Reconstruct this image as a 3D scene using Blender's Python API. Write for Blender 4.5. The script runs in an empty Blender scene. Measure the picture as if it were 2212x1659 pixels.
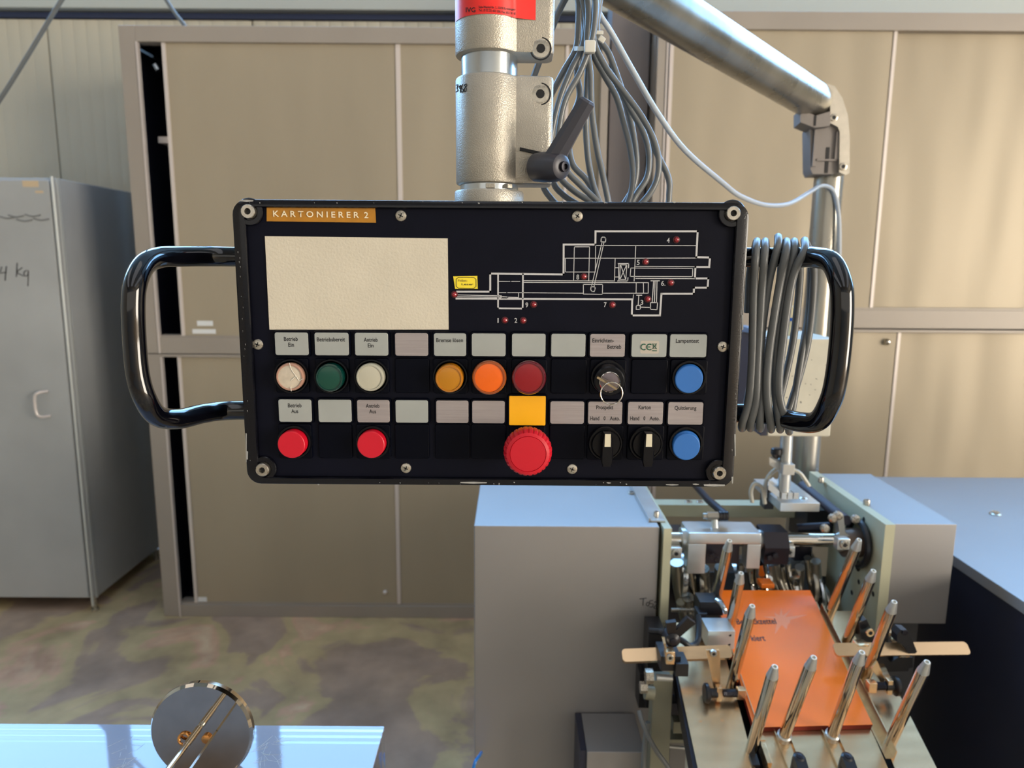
import bpy, bmesh, math, random
from mathutils import Vector, Matrix
random.seed(7)
S = bpy.context.scene
# ------------------------------------------------------------------ camera
FPX, PITCH, ROLL, EYE = 1540.0, math.radians(9.5), math.radians(0.4), 1.55
cd = bpy.data.cameras.new('camera'); cam = bpy.data.objects.new('camera', cd)
S.collection.objects.link(cam); S.camera = cam
cd.sensor_width = 36; cd.lens = 36 * FPX / 2212; cd.clip_start = .02; cd.clip_end = 100
cam.location = (0, 0, EYE)
cam.matrix_world = Matrix.Translation((0, 0, EYE)) @ Matrix.Rotation(math.pi / 2 - PITCH, 4, 'X') @ Matrix.Rotation(ROLL, 4, 'Z')
cd.dof.use_dof = True; cd.dof.focus_distance = .62; cd.dof.aperture_fstop = 9
# ------------------------------------------------------------------ world, exposure
W = bpy.data.worlds.new('world'); S.world = W; W.use_nodes = True
W.node_tree.nodes['Background'].inputs[0].default_value = (.55, .72, 1, 1)
W.node_tree.nodes['Background'].inputs[1].default_value = .3
S.view_settings.view_transform = 'Standard'; S.view_settings.look = 'None'
S.view_settings.gamma = 1; S.view_settings.use_curve_mapping = False
S.view_settings.exposure = 0.0
SKY_WINDOW = 15.0      # radiance of the high windows in the back wall
GATE = 21.0           # radiance of the open gate on the right
REAR = 1.1            # radiance of the windows behind the camera
ROOF = 1.3            # radiance of the roof lights

# ------------------------------------------------------------------ helpers
def ray(px, py):
    x = (px - 1106) / FPX; y = -(py - 829.5) / FPX
    c, s = math.cos(ROLL), math.sin(ROLL)
    x, y = x * c - y * s, x * s + y * c
    return Vector((x, math.cos(PITCH) + y * math.sin(PITCH), -math.sin(PITCH) + y * math.cos(PITCH)))
EYEV = Vector((0, 0, EYE))
def PY(px, py, D): r = ray(px, py); return EYEV + r * (D / r.y)
def PZ(px, py, z): r = ray(px, py); return EYEV + r * ((z - EYE) / r.z)
def lin(c):
    return tuple(((v / 255) / 12.92 if v / 255 <= .04045 else ((v / 255 + .055) / 1.055) ** 2.4) for v in c) + (1,)

MATS = {}
def mat(name, rgb, rough=.5, metal=0, var=.0, vscale=8, bump=0, bscale=200, coat=0, rgb2=None, stretch=None, spec=.5, trans=0, emit=0, ior=1.5):
    if name in MATS: return MATS[name]
    m = bpy.data.materials.new(name); m.use_nodes = True; nt = m.node_tree; b = nt.nodes['Principled BSDF']
    b.inputs['Base Color'].default_value = lin(rgb); b.inputs['Roughness'].default_value = rough
    b.inputs['Metallic'].default_value = metal; b.inputs['Specular IOR Level'].default_value = spec
    b.inputs['Coat Weight'].default_value = coat; b.inputs['Coat Roughness'].default_value = .08
    b.inputs['Transmission Weight'].default_value = trans; b.inputs['IOR'].default_value = ior
    if emit:
        b.inputs['Emission Color'].default_value = lin(rgb); b.inputs['Emission Strength'].default_value = emit
    tc = nt.nodes.new('ShaderNodeTexCoord'); mp = nt.nodes.new('ShaderNodeMapping')
    nt.links.new(tc.outputs['Object'], mp.inputs[0])
    if stretch: mp.inputs['Scale'].default_value = stretch
    if var or rgb2:
        n = nt.nodes.new('ShaderNodeTexNoise'); n.inputs['Scale'].default_value = vscale; n.inputs['Detail'].default_value = 5
        nt.links.new(mp.outputs[0], n.inputs['Vector'])
        r = nt.nodes.new('ShaderNodeValToRGB'); nt.links.new(n.outputs['Fac'], r.inputs[0])
        r.color_ramp.elements[0].position = .35; r.color_ramp.elements[1].position = .65
        c = lin(rgb); c2 = lin(rgb2) if rgb2 else tuple(min(1, v * (1 + var)) for v in c[:3]) + (1,)
        r.color_ramp.elements[0].color = tuple(v * (1 - var) for v in c[:3]) + (1,); r.color_ramp.elements[1].color = c2
        nt.links.new(r.outputs[0], b.inputs['Base Color'])
        mr = nt.nodes.new('ShaderNodeMapRange'); mr.inputs[3].default_value = max(0, rough - .06); mr.inputs[4].default_value = min(1, rough + .06)
        nt.links.new(n.outputs['Fac'], mr.inputs[0]); nt.links.new(mr.outputs[0], b.inputs['Roughness'])
    if bump:
        n2 = nt.nodes.new('ShaderNodeTexNoise'); n2.inputs['Scale'].default_value = bscale
        nt.links.new(mp.outputs[0], n2.inputs['Vector'])
        bp = nt.nodes.new('ShaderNodeBump'); bp.inputs['Strength'].default_value = bump; bp.inputs['Distance'].default_value = .001
        nt.links.new(n2.outputs['Fac'], bp.inputs['Height']); nt.links.new(bp.outputs[0], b.inputs['Normal'])
    MATS[name] = m; return m

class B:
    """collects shapes (world coordinates) and links them as ONE mesh object"""
    def __init__(s): s.bm = bmesh.new(); s.bev = False
    def loft(s, loops, cap0=True, cap1=True, closed=True):
        vs = [[s.bm.verts.new(p) for p in L] for L in loops]; n = len(vs[0])
        for a, b in zip(vs, vs[1:]):
            for i in range(n if closed else n - 1):
                j = (i + 1) % n
                try: s.bm.faces.new((a[i], a[j], b[j], b[i]))
                except ValueError: pass
        if cap0: s.bm.faces.new(vs[0][::-1])
        if cap1: s.bm.faces.new(vs[-1])
        return s
    def cone(s, p0, p1, r0, r1=None, seg=20, caps=True):
        r1 = r0 if r1 is None else r1; p0, p1 = Vector(p0), Vector(p1)
        u, v = frame_of(p1 - p0)
        return s.loft([[p + (u * math.cos(a) + v * math.sin(a)) * r for a in ang(seg)] for p, r in ((p0, r0), (p1, r1))], caps, caps)
    def lathe(s, o, d, prof, seg=28, cap0=True, cap1=True):
        o = Vector(o); d = Vector(d).normalized(); u, v = frame_of(d)
        return s.loft([[o + d * h + (u * math.cos(a) + v * math.sin(a)) * r for a in ang(seg)] for r, h in prof], cap0, cap1)
    def ringx(s, o, d, prof, seg=28):      # closed profile (ring / washer)
        s.lathe(o, d, list(prof) + [prof[0]], seg, False, False); return s
    def box(s, lo, hi, bev=0):
        lo, hi = Vector(lo), Vector(hi)
        return s.obox((lo + hi) / 2, [abs(a) for a in (hi - lo)], None, bev)
    def obox(s, c, size, rot=None, bev=0):
        M = Matrix.Translation(Vector(c)) @ (rot.to_4x4() if rot else Matrix()) @ Matrix.Diagonal((size[0], size[1], size[2], 1))
        r = bmesh.ops.create_cube(s.bm, size=1, matrix=M)
        if bev:
            s.bev = True; es = list({e for v in r['verts'] for e in v.link_edges})
            bmesh.ops.bevel(s.bm, geom=es, offset=bev, segments=2, profile=.5, affect='EDGES')
        return s
    def hexa(s, q0, q1):                   # solid between two quads / polygons
        return s.loft([[Vector(p) for p in q0], [Vector(p) for p in q1]])
    def tube(s, pts, r, seg=10, smooth=True, sub=6, r_end=None, ellipse=1):
        pts = [Vector(p) for p in pts]
        if smooth: pts = catmull(pts, sub)
        loops = []; u = None
        for i, p in enumerate(pts):
            t = (pts[min(i + 1, len(pts) - 1)] - pts[max(i - 1, 0)]).normalized()
            if u is None: u, v = frame_of(t)
            else:
                u = (u - t * u.dot(t)).normalized(); v = t.cross(u)
            rr = r if r_end is None else r + (r_end - r) * i / (len(pts) - 1)
            loops.append([p + (u * math.cos(a) + v * math.sin(a)) * rr for a in ang(seg)])
        return s.loft(loops)
    def torus(s, c, d, R, r, seg=32, seg2=8):
        c = Vector(c); u, v = frame_of(Vector(d)); d = Vector(d).normalized(); L = []
        for a in ang(seg):
            e = u * math.cos(a) + v * math.sin(a)
            L.append([c + e * (R + r * math.cos(b)) + d * r * math.sin(b) for b in ang(seg2)])
        return s.loft(L + [L[0]], False, False)
    def build(s, name, m, parent=None, wn=False, sharp=.55, **props):
        bmesh.ops.remove_doubles(s.bm, verts=s.bm.verts, dist=1e-7)
        bmesh.ops.recalc_face_normals(s.bm, faces=s.bm.faces)
        if parent is not None: o0 = root_loc(parent)
        else:
            xs = [v.co for v in s.bm.verts]
            o0 = Vector(((min(p.x for p in xs) + max(p.x for p in xs)) / 2, (min(p.y for p in xs) + max(p.y for p in xs)) / 2, min(p.z for p in xs)))
        bmesh.ops.translate(s.bm, verts=s.bm.verts, vec=-o0)
        me = bpy.data.meshes.new(name); s.bm.to_mesh(me); s.bm.free()
        me.materials.append(m); me.shade_smooth(); me.set_sharp_from_angle(angle=sharp)
        o = bpy.data.objects.new(name, me); S.collection.objects.link(o)
        if s.bev or wn:
            md = o.modifiers.new('weighted', 'WEIGHTED_NORMAL'); md.mode = 'FACE_AREA'; md.weight = 100; md.keep_sharp = True
        if parent is not None: o.parent = parent
        else: o.location = o0
        for k, v in props.items(): o[k] = v
        return o
def root_loc(o):
    p = Vector(o.location)
    while o.parent: o = o.parent; p += Vector(o.location)
    return p
def ang(n): return [2 * math.pi * i / n for i in range(n)]
def frame_of(d):
    d = Vector(d).normalized(); a = Vector((0, 0, 1)) if abs(d.z) < .9 else Vector((1, 0, 0))
    u = a.cross(d).normalized(); return u, d.cross(u)
def catmull(P, sub):
    P = [P[0] * 2 - P[1]] + P + [P[-1] * 2 - P[-2]]; out = []
    for i in range(1, len(P) - 2):
        a, b, c, d = P[i - 1], P[i], P[i + 1], P[i + 2]
        for k in range(sub):
            t = k / sub
            out.append(.5 * ((2 * b) + (c - a) * t + (2 * a - 5 * b + 4 * c - d) * t * t + (3 * b - a - 3 * c + d) * t ** 3))
    return out + [P[-2]]
def thing(name, label, cat, loc=(0, 0, 0), group=None):
    o = bpy.data.objects.new(name, None); S.collection.objects.link(o); o.location = loc; o.empty_display_size = .05
    o['label'] = label; o['category'] = cat
    if group: o['group'] = group
    return o
def tag(o, label, cat, group=None):
    o['label'] = label; o['category'] = cat
    if group: o['group'] = group
    return o
def struct(name, b, m): return b.build(name, m, kind='structure')
def rrect(cx, cy, w, h, r, n=5):
    out = []
    for sx, sy, a0 in ((1, 1, 0), (-1, 1, 90), (-1, -1, 180), (1, -1, 270)):
        for k in range(n + 1):
            a = math.radians(a0 + 90 * k / n)
            out.append((cx + sx * (w / 2 - r) + r * math.cos(a), cy + sy * (h / 2 - r) + r * math.sin(a)))
    return out
def text(s, m, parent, origin, U, V, size, width=None, align='CENTER', depth=.0001, name='lettering', shear=0):
    """flat lettering in the plane (U, V) at origin; size = cap height, width = full width"""
    cu = bpy.data.curves.new('t', 'FONT'); cu.body = s; cu.size = 1; cu.align_x = 'CENTER'; cu.shear = shear; cu.resolution_u = 3; cu.offset = .014
    o = bpy.data.objects.new('t', cu); S.collection.objects.link(o)
    dg = bpy.context.evaluated_depsgraph_get(); me = bpy.data.meshes.new_from_object(o.evaluated_get(dg))
    bpy.data.objects.remove(o); bpy.data.curves.remove(cu)
    xs = [v.co.x for v in me.vertices]; w = max(xs) - min(xs); mx = (max(xs) + min(xs)) / 2
    ky = size / .70; kx = (width / w) if width else ky * .8
    N = U.cross(V).normalized(); o0 = root_loc(parent) if parent else Vector()
    for v in me.vertices:
        v.co = Vector(origin) + U * ((v.co.x - mx) * kx) + V * ((v.co.y - .35) * ky) + N * depth - o0
    me.name = name; me.materials.append(m)
    ob = bpy.data.objects.new(name, me); S.collection.objects.link(ob); ob.parent = parent
    return ob
X, Z = Vector((1, 0, 0)), Vector((0, 0, 1)); FW = Vector((0, -1, 0))

# ------------------------------------------------------------------ materials
blackcoat = mat('black gloss coat', (6, 7, 15), .25, 0, coat=.25, bump=.12, bscale=900, spec=.3)
handleblk = mat('black plastic handle', (5, 5, 10), .10, 0, coat=.45, spec=.4)
platem = mat('dark navy plate', (9, 11, 24), .5, 0, var=.10, vscale=30, bump=.05, bscale=1500, spec=.12)
modulem = mat('black module plastic', (3, 5, 16), .4, spec=.10)
ringm = mat('black ring plastic', (7, 8, 14), .28, spec=.3)
labelm = mat('brushed label', (162, 154, 154), .42, .35, var=.06, vscale=60, stretch=(.5, 1, 14), bump=.1, bscale=300)
labelw = mat('white label', (156, 160, 157), .5, 0, var=.03, vscale=40)
papr = mat('cream card', (204, 196, 178), .7, 0, var=.03, vscale=25, bump=.35, bscale=500)
ink = mat('black ink', (22, 22, 26), .5)
inkgrn = mat('green ink', (20, 88, 66), .5)
printw = mat('white print', (188, 188, 190), .5)
chip = mat('bare metal chip', (165, 165, 162), .45, .3, var=.1, vscale=200)
amberm = mat('amber strip', (172, 116, 12), .3, 0, var=.1, vscale=60)
yel = mat('yellow label', (250, 180, 12), .45, 0, var=.03)
yel2 = mat('yellow sticker', (235, 212, 50), .5, 0, var=.04, vscale=60)
embw = mat('embossed white', (235, 222, 190), .5)
scr = mat('screw steel', (190, 184, 172), .28, .9, var=.12, vscale=300)
dark = mat('dark recess', (8, 8, 12), .6)
castm = mat('cast aluminium paint', (178, 172, 160), .38, .6, var=.05, vscale=60, bump=.4, bscale=1000)
zinc = mat('galvanised steel', (168, 164, 154), .28, .92, var=.14, vscale=14, stretch=(1, 1, .3), bump=.06, bscale=60)
sleevem = mat('turned steel', (190, 196, 200), .22, .95, var=.05)
gunm = mat('dark grey plastic lever', (62, 62, 70), .38, .1, bump=.05, bscale=500)
chrome = mat('chrome', (205, 200, 190), .10, 1, var=.04, vscale=20)
cable_m = mat('grey cable sheath', (100, 103, 103), .33, 0, var=.05, vscale=30, spec=.6)
cable_d = mat('worn grey cable', (98, 100, 100), .38, 0, var=.12, vscale=30)
cablel = mat('pale thin cable', (168, 176, 184), .35, 0)
tiew = mat('white nylon', (215, 212, 200), .4)
redm = mat('red sticker', (236, 44, 38), .35)
doorm = mat('beige satin door', (166, 154, 133), .44, .22, var=.04, vscale=2.2, stretch=(1.5, 1, .35), bump=.8, bscale=1.3)
[n for n in doorm.node_tree.nodes if n.type == 'BUMP'][0].inputs['Distance'].default_value = .05
framem = mat('cabinet frame', (158, 149, 139), .42, .15, var=.03, vscale=4)
trimw = mat('pale aluminium trim', (214, 204, 198), .35, .3)
lockm = mat('grey locker steel', (166, 168, 168), .42, .08, var=.08, vscale=2.5)
lockw = mat('locker edge strip', (205, 208, 205), .35, .4)
wallm = mat('pale grey cladding', (188, 182, 164), .5, .1, var=.02, vscale=3)
sillm = mat('pale sill cladding', (180, 184, 178), .45, .1)
machm = mat('grey machine sheet', (160, 157, 155), .56, .75, var=.035, vscale=3)
greenish = mat('pale green machine paint', (186, 184, 156), .45, .05, var=.04, vscale=12)
navym = mat('dark machine side', (44, 46, 62), .4, .2, var=.08, vscale=5)
trayst = mat('brushed tray steel', (226, 192, 150), .24, .92, var=.05, vscale=10, stretch=(1, 6, 1), bump=.05)
alum = mat('machined aluminium', (196, 198, 196), .32, .75, var=.04, vscale=30)
blkp = mat('black plastic part', (22, 22, 27), .35)
blkox = mat('black oxide steel', (38, 36, 44), .35, .5)
orange = mat('orange glossy card', (255, 126, 38), .22, 0, var=.05, vscale=6, coat=.4)
orangel = mat('pale orange print', (248, 150, 96), .3)
orangeedge = mat('card edge', (120, 30, 18), .6)
brass = mat('brass', (214, 150, 84), .25, .95)
concrete = mat('stained concrete', (128, 118, 98), .62, 0, rgb2=(112, 101, 92), vscale=1.6, bump=.1, bscale=60)
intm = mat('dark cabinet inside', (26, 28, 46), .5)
oliv = mat('olive grey bar', (128, 126, 108), .45, .2, var=.05, vscale=15)

# concrete: several layers of stains
nt = concrete.node_tree; bs = nt.nodes['Principled BSDF']
tcn = nt.nodes.new('ShaderNodeTexCoord')
n1 = nt.nodes.new('ShaderNodeTexNoise'); n1.inputs['Scale'].default_value = 2.3; n1.inputs['Detail'].default_value = 6; n1.inputs['Distortion'].default_value = .8
n2 = nt.nodes.new('ShaderNodeTexNoise'); n2.inputs['Scale'].default_value = 5.5; n2.inputs['Detail'].default_value = 8
for n in (n1, n2): nt.links.new(tcn.outputs['Object'], n.inputs['Vector'])
r1 = nt.nodes.new('ShaderNodeValToRGB'); nt.links.new(n1.outputs['Fac'], r1.inputs[0])
e = r1.color_ramp.elements; e[0].position = .36; e[0].color = lin((150, 135, 124)); e[1].position = .66; e[1].color = lin((200, 182, 156))
k = e.new(.46); k.color = lin((154, 138, 124)); k = e.new(.49); k.color = lin((170, 156, 124)); k = e.new(.56); k.color = lin((172, 160, 126)); k = e.new(.60); k.color = lin((188, 158, 136))
r2 = nt.nodes.new('ShaderNodeValToRGB'); nt.links.new(n2.outputs['Fac'], r2.inputs[0])
e = r2.color_ramp.elements; e[0].position = .3; e[0].color = (.88, .82, .78, 1); e[1].position = .7; e[1].color = (1.5, 1.4, 1.3, 1)
mx = nt.nodes.new('ShaderNodeMix'); mx.data_type = 'RGBA'; mx.blend_type = 'MULTIPLY'; mx.inputs[0].default_value = 1
nt.links.new(r1.outputs[0], mx.inputs[6]); nt.links.new(r2.outputs[0], mx.inputs[7]); nt.links.new(mx.outputs[2], bs.inputs['Base Color'])

def emitter(name, col, strength):
    m = bpy.data.materials.new(name); m.use_nodes = True; nt = m.node_tree; nt.nodes.clear()
    e = nt.nodes.new('ShaderNodeEmission'); e.inputs[0].default_value = col; e.inputs[1].default_value = strength
    o = nt.nodes.new('ShaderNodeOutputMaterial'); nt.links.new(e.outputs[0], o.inputs[0]); return m
def acrylic(name, tint, body, amount):
    m = bpy.data.materials.new(name); m.use_nodes = True; nt = m.node_tree; nt.nodes.clear()
    fr = nt.nodes.new('ShaderNodeFresnel'); fr.inputs[0].default_value = 1.49
    gl = nt.nodes.new('ShaderNodeBsdfGlossy'); gl.inputs['Roughness'].default_value = .03
    tr = nt.nodes.new('ShaderNodeBsdfTransparent'); tr.inputs[0].default_value = tint
    di = nt.nodes.new('ShaderNodeBsdfDiffuse'); di.inputs[0].default_value = body
    m1 = nt.nodes.new('ShaderNodeMixShader'); m1.inputs[0].default_value = amount
    m2 = nt.nodes.new('ShaderNodeMixShader'); o = nt.nodes.new('ShaderNodeOutputMaterial')
    nt.links.new(tr.outputs[0], m1.inputs[1]); nt.links.new(di.outputs[0], m1.inputs[2])
    nt.links.new(fr.outputs[0], m2.inputs[0]); nt.links.new(m1.outputs[0], m2.inputs[1]); nt.links.new(gl.outputs[0], m2.inputs[2])
    nt.links.new(m2.outputs[0], o.inputs[0]); return m

# ================================================================== THE HALL
struct('floor', B().box((-6, -8, -.1), (9, 3.7, 0)), concrete)
WY = 3.70
wb = struct('wall_back', B().box((-6, WY + .02, 0), (9, WY + .1, 2.95)), wallm)
# cladding sheets with shallow ribs; a joint every 1.0 m
for k in range(-5, 9):
    x0, x1 = k - .275 + .003, k + .725 - .003
    prof = [(x0, WY + .03), (x0, WY + .004)]
    n = 16
    for i in range(n):
        a = x0 + .006 + (x1 - x0 - .012) * i / n; w = (x1 - x0 - .012) / n
        prof += [(a, WY), (a + w * .88, WY), (a + w * .92, WY + .0015), (a + w * .97, WY + .0015)]
    prof += [(x1, WY + .004), (x1, WY + .03)]
    b = B(); b.loft([[Vector((p[0], p[1], z)) for p in prof] for z in (.02, 2.708)]); b.build('wall_panel', wallm, wb)
struct('trim_1', B().box((-6, WY - .05, 2.745), (9, WY + .02, 2.93), .006), sillm)      # pale sill under the high windows
struct('trim_2', B().box((-6, WY - .012, 2.713), (9, WY + .02, 2.738)), mat('dark blue joint', (34, 44, 72), .5))
struct('wall_back_top', B().box((-6, WY, 4.75), (9, WY + .1, 5.2)), wallm)
hallw = mat('hall wall', (166, 156, 138), .6)
struct('wall_left', B().box((-6.1, -8, 0), (-6, WY, 5.2)), hallw)
struct('wall_right', B().box((9, -2.3, 0), (9.1, WY, 5.2)).box((9, -8, 0), (9.1, -7.2, 5.2)).box((9, -7.2, 4.2), (9.1, -2.3, 5.2)), hallw)
struct('wall_rear', B().box((-6, -8.1, 0), (9, -8, 1.4)).box((-6, -8.1, 3.9), (9, -8, 5.2)), hallw)
struct('ceiling', B().box((-6, -8, 5.1), (9, WY, 5.2)), mat('hall ceiling', (136, 134, 126), .7))
sky = emitter('sky seen in high windows', (.27, .56, 1.0, 1), SKY_WINDOW)
edges = [-6, PY(252, 1580, WY).x - .0, PY(577, 1580, WY).x, PY(1180, 1580, WY).x, 2.2, 4.4, 6.7, 9]
mull = mat('window mullion', (70, 66, 76), .6)
for i in range(len(edges) - 1):
    a = edges[i] + (.065 if i else 0); c = edges[i + 1] - .065
    w = struct('window_%d' % (i + 1), B().box((a - .06, WY + .0, 2.93), (a, WY + .06, 4.75)).box((c, WY + .0, 2.93), (c + .06, WY + .06, 4.75)), mull)
    B().box((a, WY + .03, 2.95), (c, WY + .036, 4.75)).build('pane', sky, w)
g = struct('door_1', B().box((9.0, -7.2, 0), (9.06, -7.1, 4.2)).box((9, -2.4, 0), (9.06, -2.3, 4.2)).box((9, -7.1, 4.1), (9.06, -2.4, 4.2)), mull)
B().box((9.05, -7.1, .02), (9.056, -2.4, 4.1)).build('pane', emitter('daylight through gate', (1.0, .90, .76, 1), GATE), g)
g = struct('window_8', B().box((-6, -8.02, 1.4), (9, -8, 1.46)), mull)
B().box((-6, -8.06, 1.46), (9, -8.05, 3.9)).build('pane', emitter('daylight behind', (1.0, .93, .82, 1), REAR), g)
for i, x0 in enumerate((-4.5, -.9, 2.7)):
    g = struct('window_%d' % (9 + i), B().box((x0, -5, 5.06), (x0 + .05, 1.5, 5.1)).box((x0 + 1.75, -5, 5.06), (x0 + 1.8, 1.5, 5.1)), mull)
    B().box((x0 + .05, -5, 5.08), (x0 + 1.75, 1.5, 5.09)).build('pane', emitter('roof light %d' % i, (.95, .96, 1.0, 1), ROOF), g)

# ------------------------------------------------------------------ steel column between the cabinets
col = B().box((.385, 3.02, 0), (.54, 3.16, 2.68), .004)
tag(col.build('steel_column', mat('grey column steel', (120, 114, 114), .4, .4, var=.06, vscale=4, stretch=(1, 1, .2))), 'grey flat steel column standing between the two beige cabinet walls', 'column')

# ------------------------------------------------------------------ sliding-door cabinets
def cabinet(name_label, x0, x1, z0, z1, yf, doors, top, bot, stile, depth=.55, gap=None, shelf=None, stileR=.03):
    t = thing('sliding_door_cabinet', name_label, 'cabinet', ((x0 + x1) / 2, yf + depth / 2, z0), 'beige sliding-door cabinets')
    b = B(); th = .02
    b.box((x0, yf + .04, z0), (x0 + th, yf + depth, z1)); b.box((x1 - th, yf + .04, z0), (x1, yf + depth, z1))
    b.box((x0, yf + depth - .01, z0), (x1, yf + depth, z1)); b.box((x0 + th, yf + .06, z0), (x1 - th, yf + depth - .01, z0 + th)); b.box((x0 + th, yf + .06, z1 - th), (x1 - th, yf + depth - .01, z1))
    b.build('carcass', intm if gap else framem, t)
    b = B(); b.box((x0, yf, z0), (x0 + stile, yf + .014, z1), .003); b.box((x1 - stileR, yf, z0), (x1, yf + .055, z1), .003)
    b.box((x0 + stile, yf, z1 - top), (x1 - stileR, yf + .055, z1), .002); b.box((x0 + stile, yf, z0), (x1 - stileR, yf + .055, z0 + bot), .002)
    b.box((x0 + stile, yf + .01, z0 + bot), (x1 - stileR, yf + .06, z0 + bot + .008)); b.build('frame', framem, t)
    B().box((x0 + stile, yf - .004, z0 + .0), (x0 + stile + .006, yf + .016, z1 - top)).build('stile_edge', trimw, t)
    for (a, c, layer) in doors:
        yy = yf + (.014 if layer else .034)
        d = B().box((a, yy, z0 + bot + .006), (c, yy + .016, z1 - top + .004), .0015).build('door', doorm, t)
        if layer and c < x1 - .1: B().box((c - .008, yy - .004, z0 + bot + .006), (c + .004, yy + .016, z1 - top)).build('door_edge', trimw, d)
        B().box((a - .002, yy - .005, z0 + bot + .006), (a + .012, yy + .016, z1 - top)).build('door_edge', trimw, d)
    return t
YF = 2.95
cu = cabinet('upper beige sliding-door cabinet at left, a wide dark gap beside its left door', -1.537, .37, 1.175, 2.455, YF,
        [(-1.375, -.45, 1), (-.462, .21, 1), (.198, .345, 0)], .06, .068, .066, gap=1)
B().box((-1.45, YF + .08, 2.03), (.34, YF + .5, 2.055)).build('shelf', trimw, cu)
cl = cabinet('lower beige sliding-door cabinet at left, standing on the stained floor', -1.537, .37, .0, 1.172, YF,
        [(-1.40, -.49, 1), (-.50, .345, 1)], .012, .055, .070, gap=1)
cr = cabinet('bright beige sliding-door cabinet at right under the wall sill', .548, 2.7, 1.305, 2.505, 2.90,
        [(.60, 1.46, 1), (1.448, 2.66, 0)], .065, .075, .035)
cr2 = cabinet('beige sliding-door cabinet at right with a small round knob, behind the grey machine top', .548, 2.7, 0, 1.30, 2.90,
        [(.60, 1.585, 1), (1.572, 2.66, 0)], .012, .07, .035)
p = PY(1918, 739, 2.90)
B().lathe((p.x, 2.914, p.z), FW, [(.014, 0), (.014, .01), (.008, .02), (.003, .022)]).build('knob', chrome, cr2)
p = PY(832, 1279, 2.962)
B().lathe((p.x, 2.964, p.z), FW, [(.010, 0), (.010, .008), (.005, .014)]).build('knob', trimw, cl)
# white strips stuck on the left doors
for (a, y1, y2, c, par) in ((425, 693, 704, 460, cu), (415, 711, 721, 466, cu), (425, 1290, 1300, 447, cl)):
    p, q = PY(a, y1, 2.962), PY(c, y2, 2.962)
    B().box((p.x, 2.9625, q.z), (q.x, 2.9645, p.z), .0008).build('sticker', mat('white paper', (222, 224, 224), .5), par)
# steel part lying inside the top left cabinet, seen in the gap
b = B(); b.obox(PY(322, 118, 3.08), (.09, .10, .008), Matrix.Rotation(.5, 3, 'Y')); b.cone(PY(335, 140, 3.03), PY(342, 152, 3.03), .012)
tag(b.build('steel_bracket', sleevem), 'shiny steel bracket lying inside the dark gap of the upper left cabinet', 'bracket')
# ------------------------------------------------------------------ locker at far left
LX, LY = -1.862, 2.98
lk = thing('locker', 'scuffed grey steel locker at far left with handwriting on its door', 'locker', (LX - .3, LY + .3, 0))
B().box((-2.85, LY + .018, .06), (LX, LY + .62, 1.885), .004).build('body', lockm, lk)
B().box((-2.80, LY, .07), (LX - .022, LY + .0175, 1.875), .003).build('door', lockm, lk)
b = B(); b.tube([(LX - .008, LY + .004, .03), (LX - .008, LY + .004, 1.89)], .006, smooth=False); b.box((LX - .004, LY + .02, .06), (LX + .003, LY + .032, 1.885)); b.build('edge_strip', lockw, lk)
h0, h1 = PY(97, 845, LY), PY(99, 898, LY)
hx = h0.x + .012
B().tube([(hx, LY, h0.z), (hx - .02, LY - .03, h0.z - .002), (hx - .034, LY - .035, h0.z - .02), (hx - .034, LY - .035, h1.z + .02), (hx - .02, LY - .03, h1.z + .002), (hx, LY, h1.z)], .006, sub=4).build('handle', trimw, lk)
for fx in (LX - .01, -2.8):
    for fy in (LY + .02, LY + .58): B().lathe((fx, fy, 0), Z, [(.016, 0), (.016, .012), (.009, .014), (.009, .07)], 12).build('foot', scr, lk)
def hand(strokes, D, m, parent, r=1.0, name='handwriting'):
    b = B()
    for st in strokes:
        P = [PY(x, y, D) for x, y in st]
        b.tube(P, r / FPX * D, 5, smooth=len(P) > 2, sub=4)
    return b.build(name, m, parent, sharp=3)
hand([[(0, 590), (14, 588)], [(14, 575), (12, 592), (11, 606)], [(0, 588), (4, 576)],
      [(37, 568), (36, 590), (35, 598)], [(48, 578), (37, 588), (50, 596)], [(58, 584), (52, 588), (53, 596), (60, 594), (61, 584), (61, 600), (60, 618)]], LY - .001, ink, lk, .9)
b = B()
for i in range(5):
    x, y = 0 + i * 18, 470 + random.uniform(-8, 10); b.tube([PY(x, y, LY - .0005), PY(x + 16, y + 4, LY - .0005), PY(x + 34, y + 1, LY - .0005)], .0035, 5)
b.build('scuff', mat('grey scuff', (120, 122, 122), .6), lk)
for (x0, y0, x1, y1) in ((48, 390, 84, 404), (76, 412, 94, 417)):
    p, q = PY(x0, y0, LY), PY(x1, y1, LY); B().box((p.x, LY - .001, q.z), (q.x, LY, p.z)).build('tape_mark', mat('tape residue', (200, 178, 146), .6), lk)
# hanging wires top left
tag(B().tube([PY(175, -60, 2.6), PY(130, 5, 2.6), PY(60, 120, 2.6), PY(0, 215, 2.6), PY(-60, 300, 2.6)], .0075).build('wire', cable_m), 'grey cable hanging slantwise in front of the pale wall, top left corner', 'cable')
p = PY(404, 62, 3.0); p.z = 2.457
tag(B().tube([PY(340, -30, 3.0), PY(372, 20, 3.0), PY(395, 50, 3.0), p], .0075).build('wire', cable_m), 'short grey cable running down onto the top of the left sliding-door cabinet', 'cable')

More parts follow.
